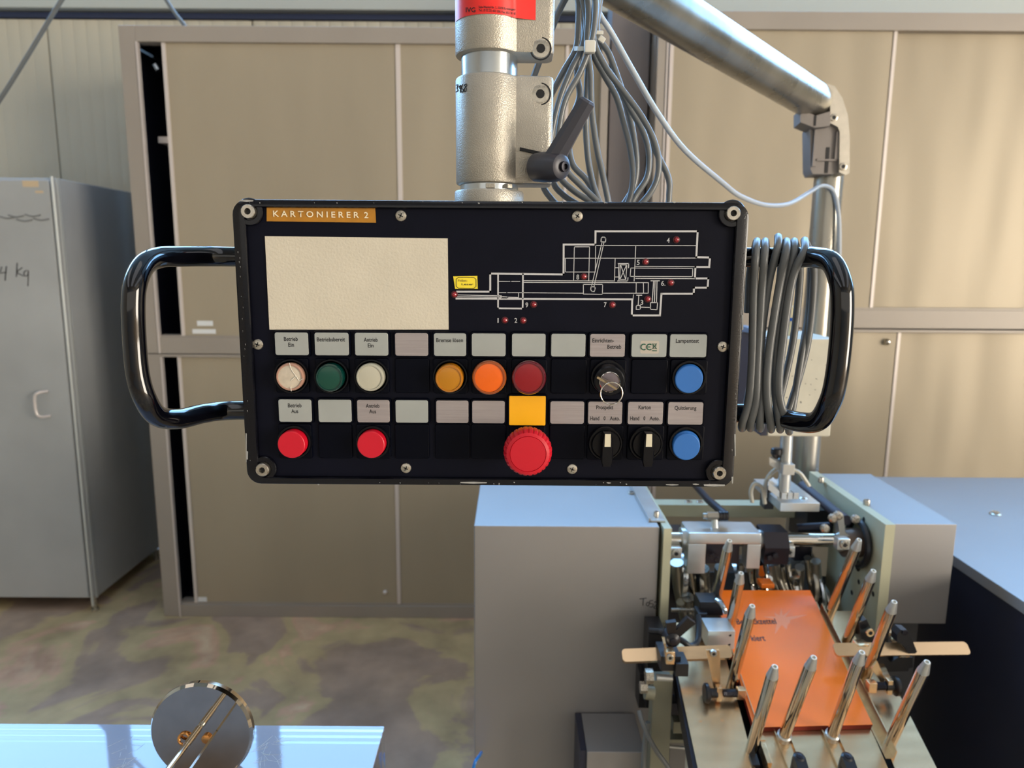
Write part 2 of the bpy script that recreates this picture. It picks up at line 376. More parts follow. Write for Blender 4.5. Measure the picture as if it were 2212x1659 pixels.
# ================================================================== MACHINE BEHIND THE PANEL
def bolt(o, d, r, h, m, parent, name='bolt', hexr=.5, seg=18):
    o = Vector(o); b = B(); b.lathe(o, d, [(r, 0), (r, h * .8), (r * .88, h), (r * hexr, h), (r * hexr * .9, h * .45)], seg, True, True)
    ob = b.build(name, m, parent)
    if r >= .0055 and m is not dark: B().lathe(o + Vector(d).normalized() * (h * .46), d, [(r * hexr * 1.02, h * .02), (r * hexr * 1.02, h * .50)], 6).build('socket', dark, ob)
    return ob
MB = thing('machine_cabinet', 'grey sheet-metal machine cabinet standing on the floor below the control panel', 'machine', (.11, 1.6, 0))
B().box((-.072, 1.32, .05), (.289, 1.96, 1.05), .003).build('housing', machm, MB)
B().box((-.06, 1.34, 0), (.28, 1.94, .05)).build('plinth', blkox, MB)
b = B(); b.box((.274, 1.345, 1.0505), (.305, 1.9, 1.0535)); b.box((.272, 1.345, 1.05), (.276, 1.9, 1.058)); b.build('cover_strip', alum, MB)
for y in (1.37, 1.60): bolt((.292, y, 1.0535), Z, .006, .010, scr, MB)
bolt(PZ(1365, 1066, 1.05), Z, .009, .004, scr, MB, 'screw')
D0 = 1.3195
hand([[(1382, 1294), (1397, 1292)], [(1390, 1293), (1389, 1308)], [(1398, 1301), (1396, 1306), (1400, 1309), (1403, 1303), (1398, 1301)],
      [(1411, 1297), (1404, 1298), (1404, 1303), (1411, 1305), (1409, 1311), (1403, 1311)], [(1413, 1301), (1419, 1300), (1419, 1306), (1412, 1313), (1421, 1316)]], D0, ink, MB, .9)
# small box low in front of the cabinet
p = PY(1268, 1624, 1.20)
q = PY(1392, 1659, 1.20)
t = thing('terminal_box', 'small beige box at the bottom edge in front of the grey machine cabinet', 'box', ((p.x + q.x) / 2, 1.26, 0))
B().box((p.x, 1.20, p.z - .2), (q.x, 1.318, p.z), .002).build('body', machm, t)
B().box((p.x - .012, 1.205, p.z - .2), (p.x - .0005, 1.318, p.z - .001)).build('side_plate', navym, t)
B().box((p.x + .02, 1.23, 0), (q.x - .02, 1.30, p.z - .2)).build('pedestal', blkox, t)
tag(B().tube([PY(1020, 1670, 1.22), PY(1027, 1645, 1.22), PY(1036, 1632, 1.25), PY(1040, 1625, 1.31)], .003).build('hose', mat('blue hose', (40, 120, 200), .4)), 'thin blue hose at the bottom left corner of the grey machine cabinet', 'hose')

# right guard box
GB = thing('guard_box', 'grey boxed guard with a drilled pale green side plate, right of the rods', 'machine guard', (.81, 1.5, 0))
zb = PY(1990, 1345, 1.35).z
B().box((.755, 1.345, zb), (.882, 1.69, 1.05), .002).build('housing', machm, GB)
sp = [(.735, 1.335, 1.052), (.735, 1.70, 1.052), (.735, 1.70, .6), (.735, 1.335, zb - .05)]
B().hexa(sp, [(.7545, a[1], a[2]) for a in sp]).build('side_plate', greenish, GB)
b = B(); b.box((.80, 1.40, 0), (.86, 1.66, zb - .001)); b.build('support_leg', mat('grey support', (96, 96, 98), .45, .2), GB)
for (x, y) in ((1768, 1041), (1866, 1090)): 
    p = PZ(x, y, 1.052); bolt((p.x + .006, p.y, 1.051), Z, .007, .012, scr, GB, hexr=.45)
for (x, y) in ((1866, 1122), (1877, 1196), (1855, 1257), (1886, 1283), (1840, 1280)):
    r = ray(x, y); p = EYEV + r * (.735 / r.x); B().cone((.7349, p.y, p.z), (.737, p.y, p.z), .0055).build('drilled_hole', dark, GB)
r = ray(1853, 1222); p = EYEV + r * (.735 / r.x); B().cone((.7347, p.y, p.z), (.737, p.y, p.z), .012).build('drilled_hole', dark, GB)

# big machine on the right
RM = thing('packing_machine', 'large machine body with pale flat top and shadow-toned navy side, at the right edge', 'machine', (1.6, 1.4, 0))
B().box((.947, .80, .02), (2.4, 1.99, .925)).build('body', navym, RM)  # navy body colour holds the shadow on its left face
B().box((.937, .80, .9255), (2.4, 2.0, .95), .003).build('top_sheet', machm, RM)
p = PZ(2150, 1111, .95); b = B(); b.lathe((p.x, p.y, .95), Z, [(.014, 0), (.014, .002), (.009, .004), (.009, .007), (.003, .007)], 20); b.build('screw', scr, RM)

# ---------------- the inclined magazine
TN_A = math.radians(18); O0 = PY(1650, 1275, 1.36)
TN = Vector((0, -math.sin(TN_A), math.cos(TN_A))); TU = X; TV = Vector((0, math.cos(TN_A), math.sin(TN_A)))
def PT(px, py, h=0):
    r = ray(px, py); o = O0 + TN * h; return EYEV + r * ((o - EYEV).dot(TN) / r.dot(TN))
def slab(pts, h0, h1, at=None):
    q = [PT(x, y, h1 if at is None else at) for x, y in pts]
    base = [p - TN * ((p - O0).dot(TN)) for p in q]
    return B().hexa([p + TN * h0 for p in base], [p + TN * h1 for p in base])
MG = thing('leaflet_magazine', 'inclined steel leaflet magazine with ten pointed chrome guide rods on olive uprights', 'machine', (.45, 1.15, .8))
slab([(1440, 1345), (1548, 1345), (1632, 1662), (1660, 1760), (1530, 1760), (1508, 1662)], -.016, -.012).build('side_plate', trayst, MG)
slab([(1600, 1300), (1765, 1300), (1888, 1590), (1962, 1760), (1690, 1760), (1640, 1590)], -.016, -.012).build('bed_plate', trayst, MG)
slab([(1770, 1320), (1852, 1320), (1963, 1540), (2025, 1662), (2075, 1760), (1975, 1760), (1925, 1640)], -.016, -.012).build('side_plate', trayst, MG)
slab([(1450, 1345), (1850, 1345), (2060, 1755), (1540, 1755)], -.07, -.05).build('dark_gap_backing', blkp, MG)  # dark slab added below the plates so their gaps look shaded
slab([(1456, 1440), (1464, 1440), (1508, 1662), (1530, 1760), (1520, 1760), (1498, 1662)], -.05, -.0165).build('edge_flange', blkox, MG)
# rails
def rail(pts, w, h, name, m, side=1):
    P = [PT(x, y, -.012) for x, y in pts]; d = (P[-1] - P[0]).normalized(); n = d.cross(TN).normalized() * side
    b = B(); th = .0015
    for a, c in ((0, w),): b.hexa([P[0] + n * a, P[0] + n * c, P[0] + n * c + TN * th, P[0] + n * a + TN * th], [P[-1] + n * a, P[-1] + n * c, P[-1] + n * c + TN * th, P[-1] + n * a + TN * th])
    b.hexa([P[0], P[0] + n * th, P[0] + n * th + TN * h, P[0] + TN * h], [P[-1], P[-1] + n * th, P[-1] + n * th + TN * h, P[-1] + TN * h])
    return b.build(name, m, MG)
rail([(1772, 1320), (1932, 1640)], .014, .020, 'guide_rail', trayst, 1)
rail([(1572, 1400), (1640, 1600)], .010, .016, 'guide_rail', trayst, -1)
# rods
rods = [((1576, 1168), (1546, 1300), .010), ((1601, 1238), (1577, 1352), .010), ((1625, 1309), (1580, 1483), -.01), ((1674, 1440), (1622, 1622), -.012), ((1758, 1420), (1693, 1592), -.006),
        ((1862, 1409), (1797, 1590), -.006), ((2003, 1430), (1922, 1606), -.012), ((1932, 1300), (1868, 1466), -.012), ((1887, 1233), (1825, 1394), -.012), ((1856, 1166), (1790, 1332), -.012)]
RA = math.radians(23); RD = Vector((.02, -math.sin(RA), math.cos(RA))).normalized(); RR = .0090
rodpos = []
for tip, base, h in rods:
    p = PT(*base, h); best = min((abs((p + RD * L - EYEV).normalized().angle(ray(*tip))), L) for L in [.05 + .0025 * i for i in range(120)])[1]
    # direction: aim exactly at the ray of the tip, at that length
    r = ray(*tip).normalized(); q = EYEV + r * (p + RD * best - EYEV).dot(r); d = (q - p).normalized(); L = (q - p).length
    rodpos.append((p, d, L))
    o = B().lathe(p, d, [(RR, 0), (RR, L - .0225), (RR * .97, L - .0215)], 20).build('guide_rod', chrome, MG)
    B().lathe(p, d, [(RR * .97, L - .0215), (RR * .54, L - .001), (RR * .50, L)], 20, True, False).build('rod_tip', alum, o)
    B().lathe(p, d, [(RR * .50, L), (RR * .36, L + .0004), (RR * .30, L), (RR * .28, L - .003)], 14, False, True).build('tip_hole', tiew, o)
# slotted channels and black clamp levers at the front
for cx, base in ((1693, 4), (1797, 5)):
    p, d, L = rodpos[base]; v = -TV
    c0 = p - TN * ((p - O0).dot(TN) + .012) + TV * .018; b = B(); w = .024
    for sx in (-1, 1): b.hexa([c0 + X * (sx * w / 2) , c0 + X * (sx * (w / 2 - .0018)), c0 + X * (sx * (w / 2 - .0018)) + TN * .006, c0 + X * (sx * w / 2) + TN * .006], [q + v * .13 + X * .002 for q in (c0 + X * (sx * w / 2) , c0 + X * (sx * (w / 2 - .0018)), c0 + X * (sx * (w / 2 - .0018)) + TN * .006, c0 + X * (sx * w / 2) + TN * .006)])
    q0 = [c0 + X * a + TN * z for a, z in ((-w / 2, .0002), (w / 2, .0002), (w / 2, .0015), (-w / 2, .0015))]
    b.hexa(q0, [q + v * .13 + X * .002 for q in q0]); ch = b.build('slotted_channel', trayst, MG)
    B().lathe(p - d * .006, d, [(.0115, 0), (.0115, .012), (.0095, .014)], 20).build('rod_collar', alum, ch)
    k = PT(cx + 33, 1637, .02)
    b = B(); b.lathe(k - TN * .03, TN, [(.008, 0), (.0095, .02), (.009, .032), (.006, .034)], 20)
    e = k - TV * .07 - TN * .004
    b.hexa([k + X * .009 + TN * .003, k - X * .009 + TN * .003, k - X * .009 - TN * .012, k + X * .009 - TN * .012], [e + X * .006, e - X * .006, e - X * .006 - TN * .008, e + X * .006 - TN * .008])
    b.build('clamp_lever', blkp, ch)
    bolt(k + TN * .004, TN, .0045, .001, blkox, ch, 'screw', .2)
# bracket at the foot of the front left rod
p, d, L = rodpos[3]; B().obox(p + Vector((.02, -.01, -.004)), (.008, .035, .022), Matrix.Rotation(TN_A, 3, 'X'), .001).build('rod_bracket', trayst, MG)
p, d, L = rodpos[3]; B().obox(p + Vector((-.0, -.012, -.02)), (.012, .02, .04), Matrix.Rotation(TN_A, 3, 'X'), .001).build('rod_foot', blkp, MG)
# tiny rivets
for (x, y) in ((1513, 1556), (1560, 1554), (1901, 1546)): bolt(PT(x, y, -.012), TN, .0028, .0012, trayst, MG, 'rivet', .3)
# cross bar (flat steel) left and right
def bar(xa, ya, xb, yb, D, hpx, th, name, m, par, tip=0):
    a, c = PY(xa, ya, D), PY(xb, yb, D); hh = hpx / FPX * D
    U = (c - a).normalized(); V = Vector((0, 0, 1)); V = (V - U * V.dot(U)).normalized(); Wd = U.cross(V)
    tilt = Matrix.Rotation(-math.radians(50), 3, U); V = tilt @ V; Wd = tilt @ Wd
    L = (c - a).length; r = hh * .4
    pts = []
    for (u, v) in rrect(L / 2, 0, L, hh * 1.25, r * .9, 4): pts.append((u, v))
    return B().hexa([a + U * u + V * v for u, v in pts], [a + U * u + V * v + Wd * th for u, v in pts]).build(name, m, par)
p1, p2 = PT(1345, 1425, .0), PT(1575, 1418, .0)
bar(1343, 1420, 1578, 1411, 1.17, 24, .010, 'cross_bar', trayst, MG)
bar(1800, 1405, 2090, 1402, 1.17, 24, .005, 'cross_bar', trayst, MG)
# left block with rod, black piece above, tapered arms, knobs and springs
def pbox(x0, y0, x1, y1, D, dep, name, m, par, bev=.0012, rot=0):
    a, c = PY(x0, y0, D), PY(x1, y1, D); cc = (a + c) / 2 + Vector((0, dep / 2, 0))
    return B().obox(cc, (abs(c.x - a.x), dep, abs(a.z - c.z)), Matrix.Rotation(rot, 3, 'X') if rot else None, bev).build(name, m, par)
blk = pbox(1530, 1363, 1586, 1403, 1.20, .05, 'mounting_block', alum, MG, rot=.0)
for (x, y) in ((1577, 1372), (1575, 1392)): B().cone(PY(x, y, 1.1995), PY(x, y, 1.202), .0026).build('drilled_hole', dark, blk)
pbox(1512, 1300, 1562, 1330, 1.27, .04, 'slide_block', blkp, MG)
pbox(1508, 1325, 1524, 1392, 1.255, .03, 'slide_block', blkp, MG)
B().tube([PY(1548, 1296, 1.2), PY(1556, 1302, 1.19), PY(1564, 1314, 1.18), PY(1568, 1324, 1.18)], .0042, sub=4).build('bent_pin', sleevem, MG)
def arm(pts, D, th, name, m):
    q = [PY(x, y, D) for x, y in pts]; return B().hexa(q, [p + Vector((0, th, 0)) for p in q]).build(name, m, MG)
arm([(1526, 1405), (1554, 1405), (1556, 1425), (1556, 1492), (1547, 1500), (1540, 1478)], 1.13, .004, 'clamp_arm', trayst)
bolt(PY(1540, 1409, 1.128), FW, .006, .006, scr, MG)
def knob_set(xk, y, xn, xs0, xs1, xe, D, sgn):
    k = PY(xk, y, D); n = PY(xn, y, D); 
    b = B(); b.lathe(k, X * sgn, [(.014, 0), (.0165, .002), (.0165, .007), (.013, .009), (.008, .010), (.008, .022)], 22); kb = b.build('thumb_knob', blkp, MG)
    B().obox(n, (.009, .012, .026), None, .001).build('spring_block', trayst, MG)
    b = B(); s0, s1 = PY(xs0, y, D), PY(xs1, y, D); N = 9; pts = []
    for i in range(N * 8 + 1):
        a = 2 * math.pi * i / 8; pts.append(s0.lerp(s1, i / (N * 8)) + Vector((0, math.cos(a), math.sin(a))) * .0062)
    b.tube(pts, .0011, 5, smooth=False); b.cone(s0, s1, .0035, seg=10); b.build('spring', blkox, MG)
    B().obox(PY(xe, y, D), (.014, .014, .018), None, .001).build('spring_block', trayst, MG)
knob_set(1521, 1497, 1552, 1561, 1591, 1600, 1.12, 1)
knob_set(1941, 1482, 1920, 1912, 1890, 1882, 1.12, -1)
arm([(1883, 1445), (1895, 1428), (1912, 1468), (1905, 1477)], 1.13, .004, 'clamp_arm', trayst)
# left clamp: black cable, wing lever, hex block
b = B(); b.tube([PY(1400, 1362, 1.2), PY(1425, 1365, 1.2), PY(1450, 1372, 1.19), PY(1475, 1385, 1.18), PY(1490, 1395, 1.18), PY(1505, 1388, 1.19), PY(1509, 1365, 1.21), PY(1508, 1330, 1.24)], .0055)
b.build('black_hose', blkp, MG)
k = PY(1450, 1376, 1.15); b = B(); b.lathe(k, FW, [(.014, -.01), (.013, .012), (.007, .016)], 20)
for (x, y, w) in ((1492, 1336, .009), (1448, 1340, .009)):
    e = PY(x, y, 1.14); u = (e - k).normalized(); n = u.cross(Vector((0, 1, 0)))
    b.hexa([k + n * w * .7 + FW * .008, k - n * w * .7 + FW * .008, k - n * w * .7 - FW * .004, k + n * w * .7 - FW * .004], [e + n * w + FW * .008, e - n * w + FW * .008, e - n * w - FW * .002, e + n * w - FW * .002])
b.build('wing_lever', blkp, MG); bolt(k + FW * .016, FW, .006, .002, blkox, MG, 'screw', .2)
bk = pbox(1428, 1418, 1470, 1450, 1.13, .05, 'clamp_body', blkp, MG); pbox(1460, 1434, 1487, 1462, 1.12, .04, 'clamp_body', blkp, MG)
pbox(1439, 1408, 1458, 1437, 1.115, .02, 'hex_block', trayst, MG, .003); bolt(PY(1447, 1420, 1.114), FW, .006, .003, scr, MG)
arm([(1430, 1378), (1436, 1378), (1442, 1408), (1438, 1410)], 1.13, .004, 'clamp_arm', chrome)
# right clamp with lever
cb = B(); a = PY(1858, 1330, 1.22); 
q = [PY(x, y, 1.2) for x, y in ((1855, 1345), (1872, 1338), (1900, 1395), (1965, 1440), (1962, 1450), (1900, 1452), (1862, 1390))]
B().hexa(q, [p + Vector((0, .03, 0)) for p in q]).build('clamp_body', blkp, MG)
q = [PY(x, y, 1.19) for x, y in ((1920, 1367), (1942, 1367), (1966, 1410), (1965, 1420), (1944, 1420))]
B().hexa(q, [p + Vector((0, .012, 0)) for p in q]).build('clamp_plate', trayst, MG)
for (x, y) in ((1932, 1377), (1950, 1411), (1879, 1366)): bolt(PY(x, y, 1.189), FW, .0075, .003, scr if x != 1879 else trayst, MG)
q = [PY(x, y, 1.16) for x, y in ((1938, 1372), (1946, 1361), (1960, 1362), (1968, 1375), (1981, 1408), (1974, 1415), (1962, 1412), (1950, 1392), (1938, 1388))]
B().hexa(q, [p + Vector((0, .02, 0)) for p in q]).build('clamp_lever', blkp, MG)
bolt(PY(1955, 1366, 1.159), FW, .005, .001, blkox, MG, 'screw', .2)
q = [PY(x, y, 1.19) for x, y in ((1941, 1420), (1972, 1420), (1972, 1442), (1945, 1448), (1925, 1430))]
B().hexa(q, [p + Vector((0, .03, 0)) for p in q]).build('clamp_body', blkp, MG)
pbox(1852, 1392, 1877, 1412, 1.17, .02, 'nut_block', trayst, MG, .003)
# the pile of orange leaflets: one card on top, dark edges of the rest
cards = [(1541, 1275), (1750, 1275), (1885, 1565), (1628, 1571)]
q = [PT(x, y, 0) for x, y in cards]
LF = thing('leaflet_stack', 'stack of glossy orange leaflets with a pale starburst lying in the magazine', 'leaflets', q[3])
B().hexa([p - TN * .011 for p in q], [p - TN * .0008 for p in q]).build('leaflet_pile', orangeedge, LF)
B().hexa([p - TN * .0007 for p in q], q).build('top_leaflet', orange, LF)
stp = []
for i in range(18):
    a = 2 * math.pi * i / 18 + .2; rr = (36 if i % 2 == 0 else 17) * random.uniform(.55, 1.25); 
    if i == 0: rr = 58
    stp.append(PT(1688 + rr * math.cos(a), 1335 - rr * math.sin(a) * .8 + 2, .0001))
b = B(); b.loft([stp, [p + TN * .0001 for p in stp]]); b.build('starburst_print', orangel, LF)
a, c = PT(1600, 1343, .0004), PT(1672, 1342, .0004)
text('Beipackzettel', ink, LF, PT(1633, 1342, .0003), (c - a).normalized(), TV, .014, (PT(1674, 1343) - PT(1588, 1343)).length)
text('kiert', ink, LF, PT(1637, 1378, .0003), (c - a).normalized(), TV, .014, (PT(1652, 1378) - PT(1622, 1378)).length)
# frame parts at the lower left of the magazine
FR = MG
a, c = PY(1411, 1470, 1.16), PY(1445, 1659, 1.16)
B().box((a.x, 1.16, 0), (c.x, 1.19, a.z), .002).build('upright', oliv, FR)
a, c = PY(1452, 1500, 1.22), PY(1480, 1659, 1.22)
B().box((a.x, 1.22, 0), (c.x, 1.25, a.z), .002).build('upright', mat('grey upright', (110, 108, 106), .45, .2), FR)
b = B(); b.cone(PY(1418, 1463, 1.15), PY(1452, 1465, 1.15), .006); b.build('axle', alum, FR)
for (x, y, rr) in ((1402, 1461, .013), (1390, 1485, .010)): B().cone(PY(x - 8, y, 1.14), PY(x + 8, y, 1.14), rr, seg=6).build('hex_nut', scr, FR)
B().cone(PY(1393, 1495, 1.15), PY(1412, 1498, 1.15), .012).build('spacer', oliv, FR)
for y in (1612,): B().cone(PY(1442, y, 1.2), PY(1482, y + 4, 1.2), .003).build('tie_rod', alum, FR)
for (x0, y0, x1, y1) in ((1446, 1520, 1470, 1545), (1455, 1560, 1478, 1585), (1446, 1598, 1480, 1606), (1452, 1480, 1470, 1500)): pbox(x0, y0, x1, y1, 1.19, .03, 'stop_block', oliv if y0 > 1550 else blkox, FR)
pbox(1402, 1358, 1428, 1530, 1.25, .05, 'back_plate', blkp, FR)
pbox(1382, 1455, 1412, 1530, 1.27, .04, 'back_plate', blkp, FR)
c1 = B().tube([PY(1381, 1535, 1.14), PY(1386, 1555, 1.13), PY(1400, 1590, 1.12), PY(1420, 1625, 1.12), PY(1450, 1670, 1.12), PY(1480, 1760, 1.12)], .0042).build('cable', cable_m); tag(c1, 'grey cable curving down across the olive upright below the magazine', 'cable')
c1 = B().tube([PY(1400, 1560, 1.145), PY(1394, 1600, 1.145), PY(1389, 1670, 1.145), PY(1386, 1760, 1.145)], .0048).build('cable', cable_m); tag(c1, 'straight grey cable hanging beside the olive upright, at the bottom edge', 'cable')

# ---------------- drive mechanism between the boxes
DM = thing('feeder_mechanism', 'steel feeder drive with a chrome cross shaft and clamping blocks behind the orange leaflets', 'mechanism', (.5, 1.5, .8))
pl = [(.2955, 1.312, 1.0495), (.2955, 1.70, 1.0495), (.2955, 1.70, .5), (.2955, 1.312, PY(1440, 1345, 1.312).z)]
B().hexa(pl, [(.311, a[1], a[2]) for a in pl]).build('side_plate', greenish, DM)
a, c = PY(1430, 1163, 1.42), PY(1830, 1160, 1.42)
SZ = .995; zc = PY(1600, 1165, 1.42).z
def sh(px): return PY(px, 1165, 1.42).x
B().cone((.312, 1.42, zc), (sh(1845), 1.42, zc), .0145, seg=24).build('cross_shaft', chrome, DM)
B().cone((sh(1801), 1.42, zc), (sh(1812), 1.42, zc), .0149, seg=24, caps=False).build('red_mark', mat('red paint', (170, 30, 40), .4), DM) if False else None
B().ringx((sh(1470), 1.42, zc), X, [(.0145, 0), (.024, 0), (.024, .016), (.0145, .016)]).build('shaft_collar', alum, DM)
B().ringx((sh(1632), 1.42, zc), X, [(.0145, 0), (.021, 0), (.021, .012), (.0145, .012)]).build('shaft_collar', alum, DM)
B().ringx((sh(1812), 1.42, zc), X, [(.0145, 0), (.024, 0), (.024, .014), (.0145, .014)]).build('shaft_collar', zinc, DM)
# aluminium yoke block, open in the middle
x0, x1 = sh(1478), sh(1632); zt = zc + .027
b = B(); b.box((x0, 1.385, zc + .002), (x1, 1.455, zt), .004); b.box((x0, 1.385, zc - .062), (sh(1516), 1.42, zc + .003), .002); b.box((sh(1603), 1.385, zc - .05), (x1, 1.42, zc + .003), .002)
b.build('yoke_block', alum, DM)
B().box((sh(1520), 1.398, zc - .045), (sh(1592), 1.43, zc + .0), .002).build('inner_block', blkox, DM)
b = B(); x2, x3 = sh(1641), sh(1693)
prof = [(1.385, zc - .005), (1.40, zc + .024), (1.445, zc + .024), (1.45, zc - .03), (1.39, zc - .042)]
b.loft([[Vector((x, y, z)) for y, z in prof] for x in (x2, x3)]); b.build('sensor_block', blkox, DM)
for (x, y) in ((1662, 1205), (1674, 1200), (1538, 1201), (1548, 1208)): bolt(PY(x, y, 1.383), FW, .006, .004, blkox, DM)
# swivel joint and dark push rod
j = PY(1548, 1118, 1.41)
B().cone((j.x, 1.42, zt - .001), (j.x, 1.42, j.z - .006), .009, .006).build('joint_stud', alum, DM)
b = B(); b.cone((j.x - .018, 1.42, j.z), (j.x + .006, 1.42, j.z), .009, seg=6); b.cone((j.x - .026, 1.42, j.z), (j.x - .018, 1.42, j.z), .006); b.build('hex_nut', zinc, DM)
b = B(); 
for i in range(3): b.ringx((j.x + .007 + i * .0065, 1.42, j.z), X, [(.003, 0), (.0105, 0), (.0105, .0055), (.003, .0055)])
b.build('bellows', blkp, DM)
B().tube([(j.x + .022, 1.425, j.z + .002), PY(1530, 1080, 1.50), PY(1500, 1045, 1.62), PY(1480, 1020, 1.70)], .0085, smooth=False, seg=12).build('push_rod', blkox, DM)
# rear cross rail (channel)
a, c = PY(1430, 1090, 1.62), PY(1760, 1119, 1.62)
b = B(); b.box((.3115, 1.62, c.z), (.7345, 1.66, a.z), .002); b.build('rear_rail', greenish, DM)
for x in (1487, 1512, 1676): bolt(PY(x, 1089, 1.64), Z, .009, .008, scr, DM)
# dark inner bodies
pbox(1450, 1235, 1770, 1420, 1.52, .10, 'inner_body', blkp, DM)
pbox(1450, 1150, 1475, 1340, 1.50, .05, 'inner_body', blkox, DM)
pbox(1745, 1102, 1800, 1180, 1.55, .10, 'gear_cover', blkp, DM)
# cams, levers, tubes: fans of chrome pieces below the shaft
rr_ = random.Random(3)
for i, (x, y0, y1, dx, w) in enumerate([(1462, 1215, 1345, 22, .014), (1492, 1230, 1330, 26, .010), (1520, 1228, 1300, 12, .012), (1640, 1210, 1290, 14, .016), (1665, 1220, 1290, 22, .006),
                                        (1702, 1215, 1282, 16, .006), (1728, 1225, 1285, -2, .010), (1600, 1215, 1270, -4, .009), (1486, 1290, 1345, 10, .012), (1690, 1222, 1280, 12, .005), (1555, 1225, 1290, -14, .011), (1620, 1230, 1280, 8, .007), (1676, 1216, 1276, 16, .008), (1745, 1205, 1290, 14, .008), (1470, 1300, 1350, 12, .009), (1510, 1296, 1335, -6, .010), (1762, 1212, 1300, 18, .010), (1716, 1240, 1280, 6, .012)]):
    B().tube([PY(x, y0, 1.43), PY(x + dx * .3, (y0 + y1) / 2, 1.45), PY(x + dx, y1, 1.44)], w, 14, r_end=w * .8).build('linkage_rod', chrome if i % 2 else zinc, DM)
for i, (x, y, R, w) in enumerate([(1470, 1240, .05, .010), (1505, 1262, .045, .008), (1583, 1255, .042, .012), (1745, 1262, .05, .009), (1757, 1285, .058, .008), (1775, 1305, .045, .008), (1650, 1250, .035, .014)]):
    c = PY(x, y, 1.47); B().lathe(c, X, [(R * .3, -w / 2), (R, -w / 2), (R * 1.02, 0), (R, w / 2), (R * .3, w / 2)], 36).build('cam_disc', zinc if i % 2 else sleevem, DM)
for (x, y, D) in ((1460, 1195, 1.39), (1704, 1192, 1.40), (1823, 1176, 1.36)):
    pb = pbox(x - 13, y - 12, x + 13, y + 13, D, .02, 'clamp_block', alum, DM, .003); bolt(PY(x, y, D - .001), FW, .009, .005, scr, DM, hexr=.5)
b = B(); q = [PY(x, y, 1.40) for x, y in ((1808, 1118), (1822, 1112), (1826, 1150), (1838, 1160), (1838, 1172), (1815, 1172), (1812, 1140))]
b.hexa(q, [p + Vector((0, .02, 0)) for p in q]); b.build('link_plate', alum, DM)
for (x, y) in ((1797, 1118), (1808, 1112), (1846, 1120), (1780, 1140)): B().lathe(PY(x, y, 1.40), FW, [(.009, 0), (.009, .008), (.005, .011)], 14).build('hex_nut', scr, DM)
B().cone(PY(1720, 1142, 1.47), PY(1790, 1138, 1.47), .011).build('threaded_rod', blkox, DM)
pbox(1718, 1180, 1768, 1212, 1.46, .03, 'bearing_block', blkox, DM); pbox(1755, 1178, 1785, 1245, 1.45, .02, 'bearing_plate', zinc, DM)
b = B(); c = PY(1848, 1172, 1.42); b.torus((.727, c.y, c.z), X, .046, .007); b.build('dust_ring', blkp, DM)
B().lathe((.715, c.y, c.z), X, [(.02, -.02), (.03, -.02), (.03, .014), (.01, .0145)]).build('end_bearing', mat('brown bearing', (110, 92, 80), .4, .4), DM)
B().cone(PY(1450, 1318, 1.36), PY(1515, 1318, 1.36), .004).build('threaded_spindle', zinc, DM)
pbox(1645, 1262, 1673, 1272, 1.40, .03, 'orange_stop', orange, DM)

# ------------------------------------------------------------------ mast with the grey terminal box, small clamps
VM = thing('sensor_mount', 'small mast of aluminium clamp blocks with a black knob carrying the pale control box', 'sensor mount', (.45, 1.55, 1.0))
a = PY(1696, 935, 1.42); c = PY(1689, 1075, 1.42)
B().cone((a.x + .002, 1.42, 1.29), (c.x + .003, 1.42, c.z), .0125, seg=18).build('mast', alum, VM)
b = B(); q = [PY(x, y, 1.41) for x, y in ((1662, 988), (1690, 1005), (1690, 1022), (1662, 1004))]; b.hexa(q, [p + Vector((.03, .03, 0)) for p in q]); b.obox(PY(1700, 1012, 1.40), (.024, .02, .022), None, .001); b.build('clamp_block', alum, VM)
b = B(); q = [PY(x, y, 1.41) for x, y in ((1660, 1040), (1684, 1062), (1684, 1076), (1660, 1058))]; b.hexa(q, [p + Vector((.02, .03, 0)) for p in q])
for i in range(3): b.obox(PY(1692 + 13 * i, 1070, 1.41) + Vector((0, .03, 0)), (.0105, .07, .014), None, .0008)
b.build('clamp_block', alum, VM)
B().box((PY(1678, 1090, 1.45).x, 1.43, PY(1678, 1098, 1.45).z), (PY(1762, 1090, 1.45).x, 1.60, PY(1762, 1080, 1.45).z), .001).build('carrier_plate', alum, VM)
b = B(); o = PY(1676, 990, 1.42); b.lathe(o, Z, [(.005, 0), (.007, .004), (.011, .010), (.011, .020), (.008, .022)]); b.build('knob', blkp, VM)
B().lathe(PY(1735, 1076, 1.46), Z, [(.009, -.008), (.009, 0), (.005, .003)]).build('knob', scr, VM)
for pts, lab in (([(1625, 1085), (1622, 1062), (1630, 1045), (1645, 1052), (1650, 1075), (1652, 1088)], 'clear tube loop bent over the rear rail left of the aluminium clamps'),
                 ([(1652, 1075), (1655, 1040), (1668, 1020), (1680, 1012)], 'clear tube rising to the left side of the aluminium clamps'),
                 ([(1712, 1014), (1728, 1022), (1740, 1038), (1748, 1050)], 'clear tube arching right from the aluminium clamps to the guard')):
    tag(B().tube([PY(x, y, 1.43) for x, y in pts], .0042).build('air_tube', mat('milky tube', (188, 184, 168), .3, trans=.3)), lab, 'tube')
tag(B().tube([PY(1733, 1048, 1.62), PY(1760, 1070, 1.56), PY(1800, 1103, 1.50), PY(1828, 1124, 1.43)], .011, smooth=False, seg=14).build('rubber_hose', mat('dark rubber', (60, 56, 66), .5)), 'dark rubber hose running along the edge of the right guard box', 'hose')
B().box((PY(1672, 1080, 1.5).x - .02, 1.5, PY(1672, 1100, 1.5).z), (PY(1672, 1080, 1.5).x, 1.53, PY(1672, 1058, 1.5).z)).build('dark_foot', blkp, VM)
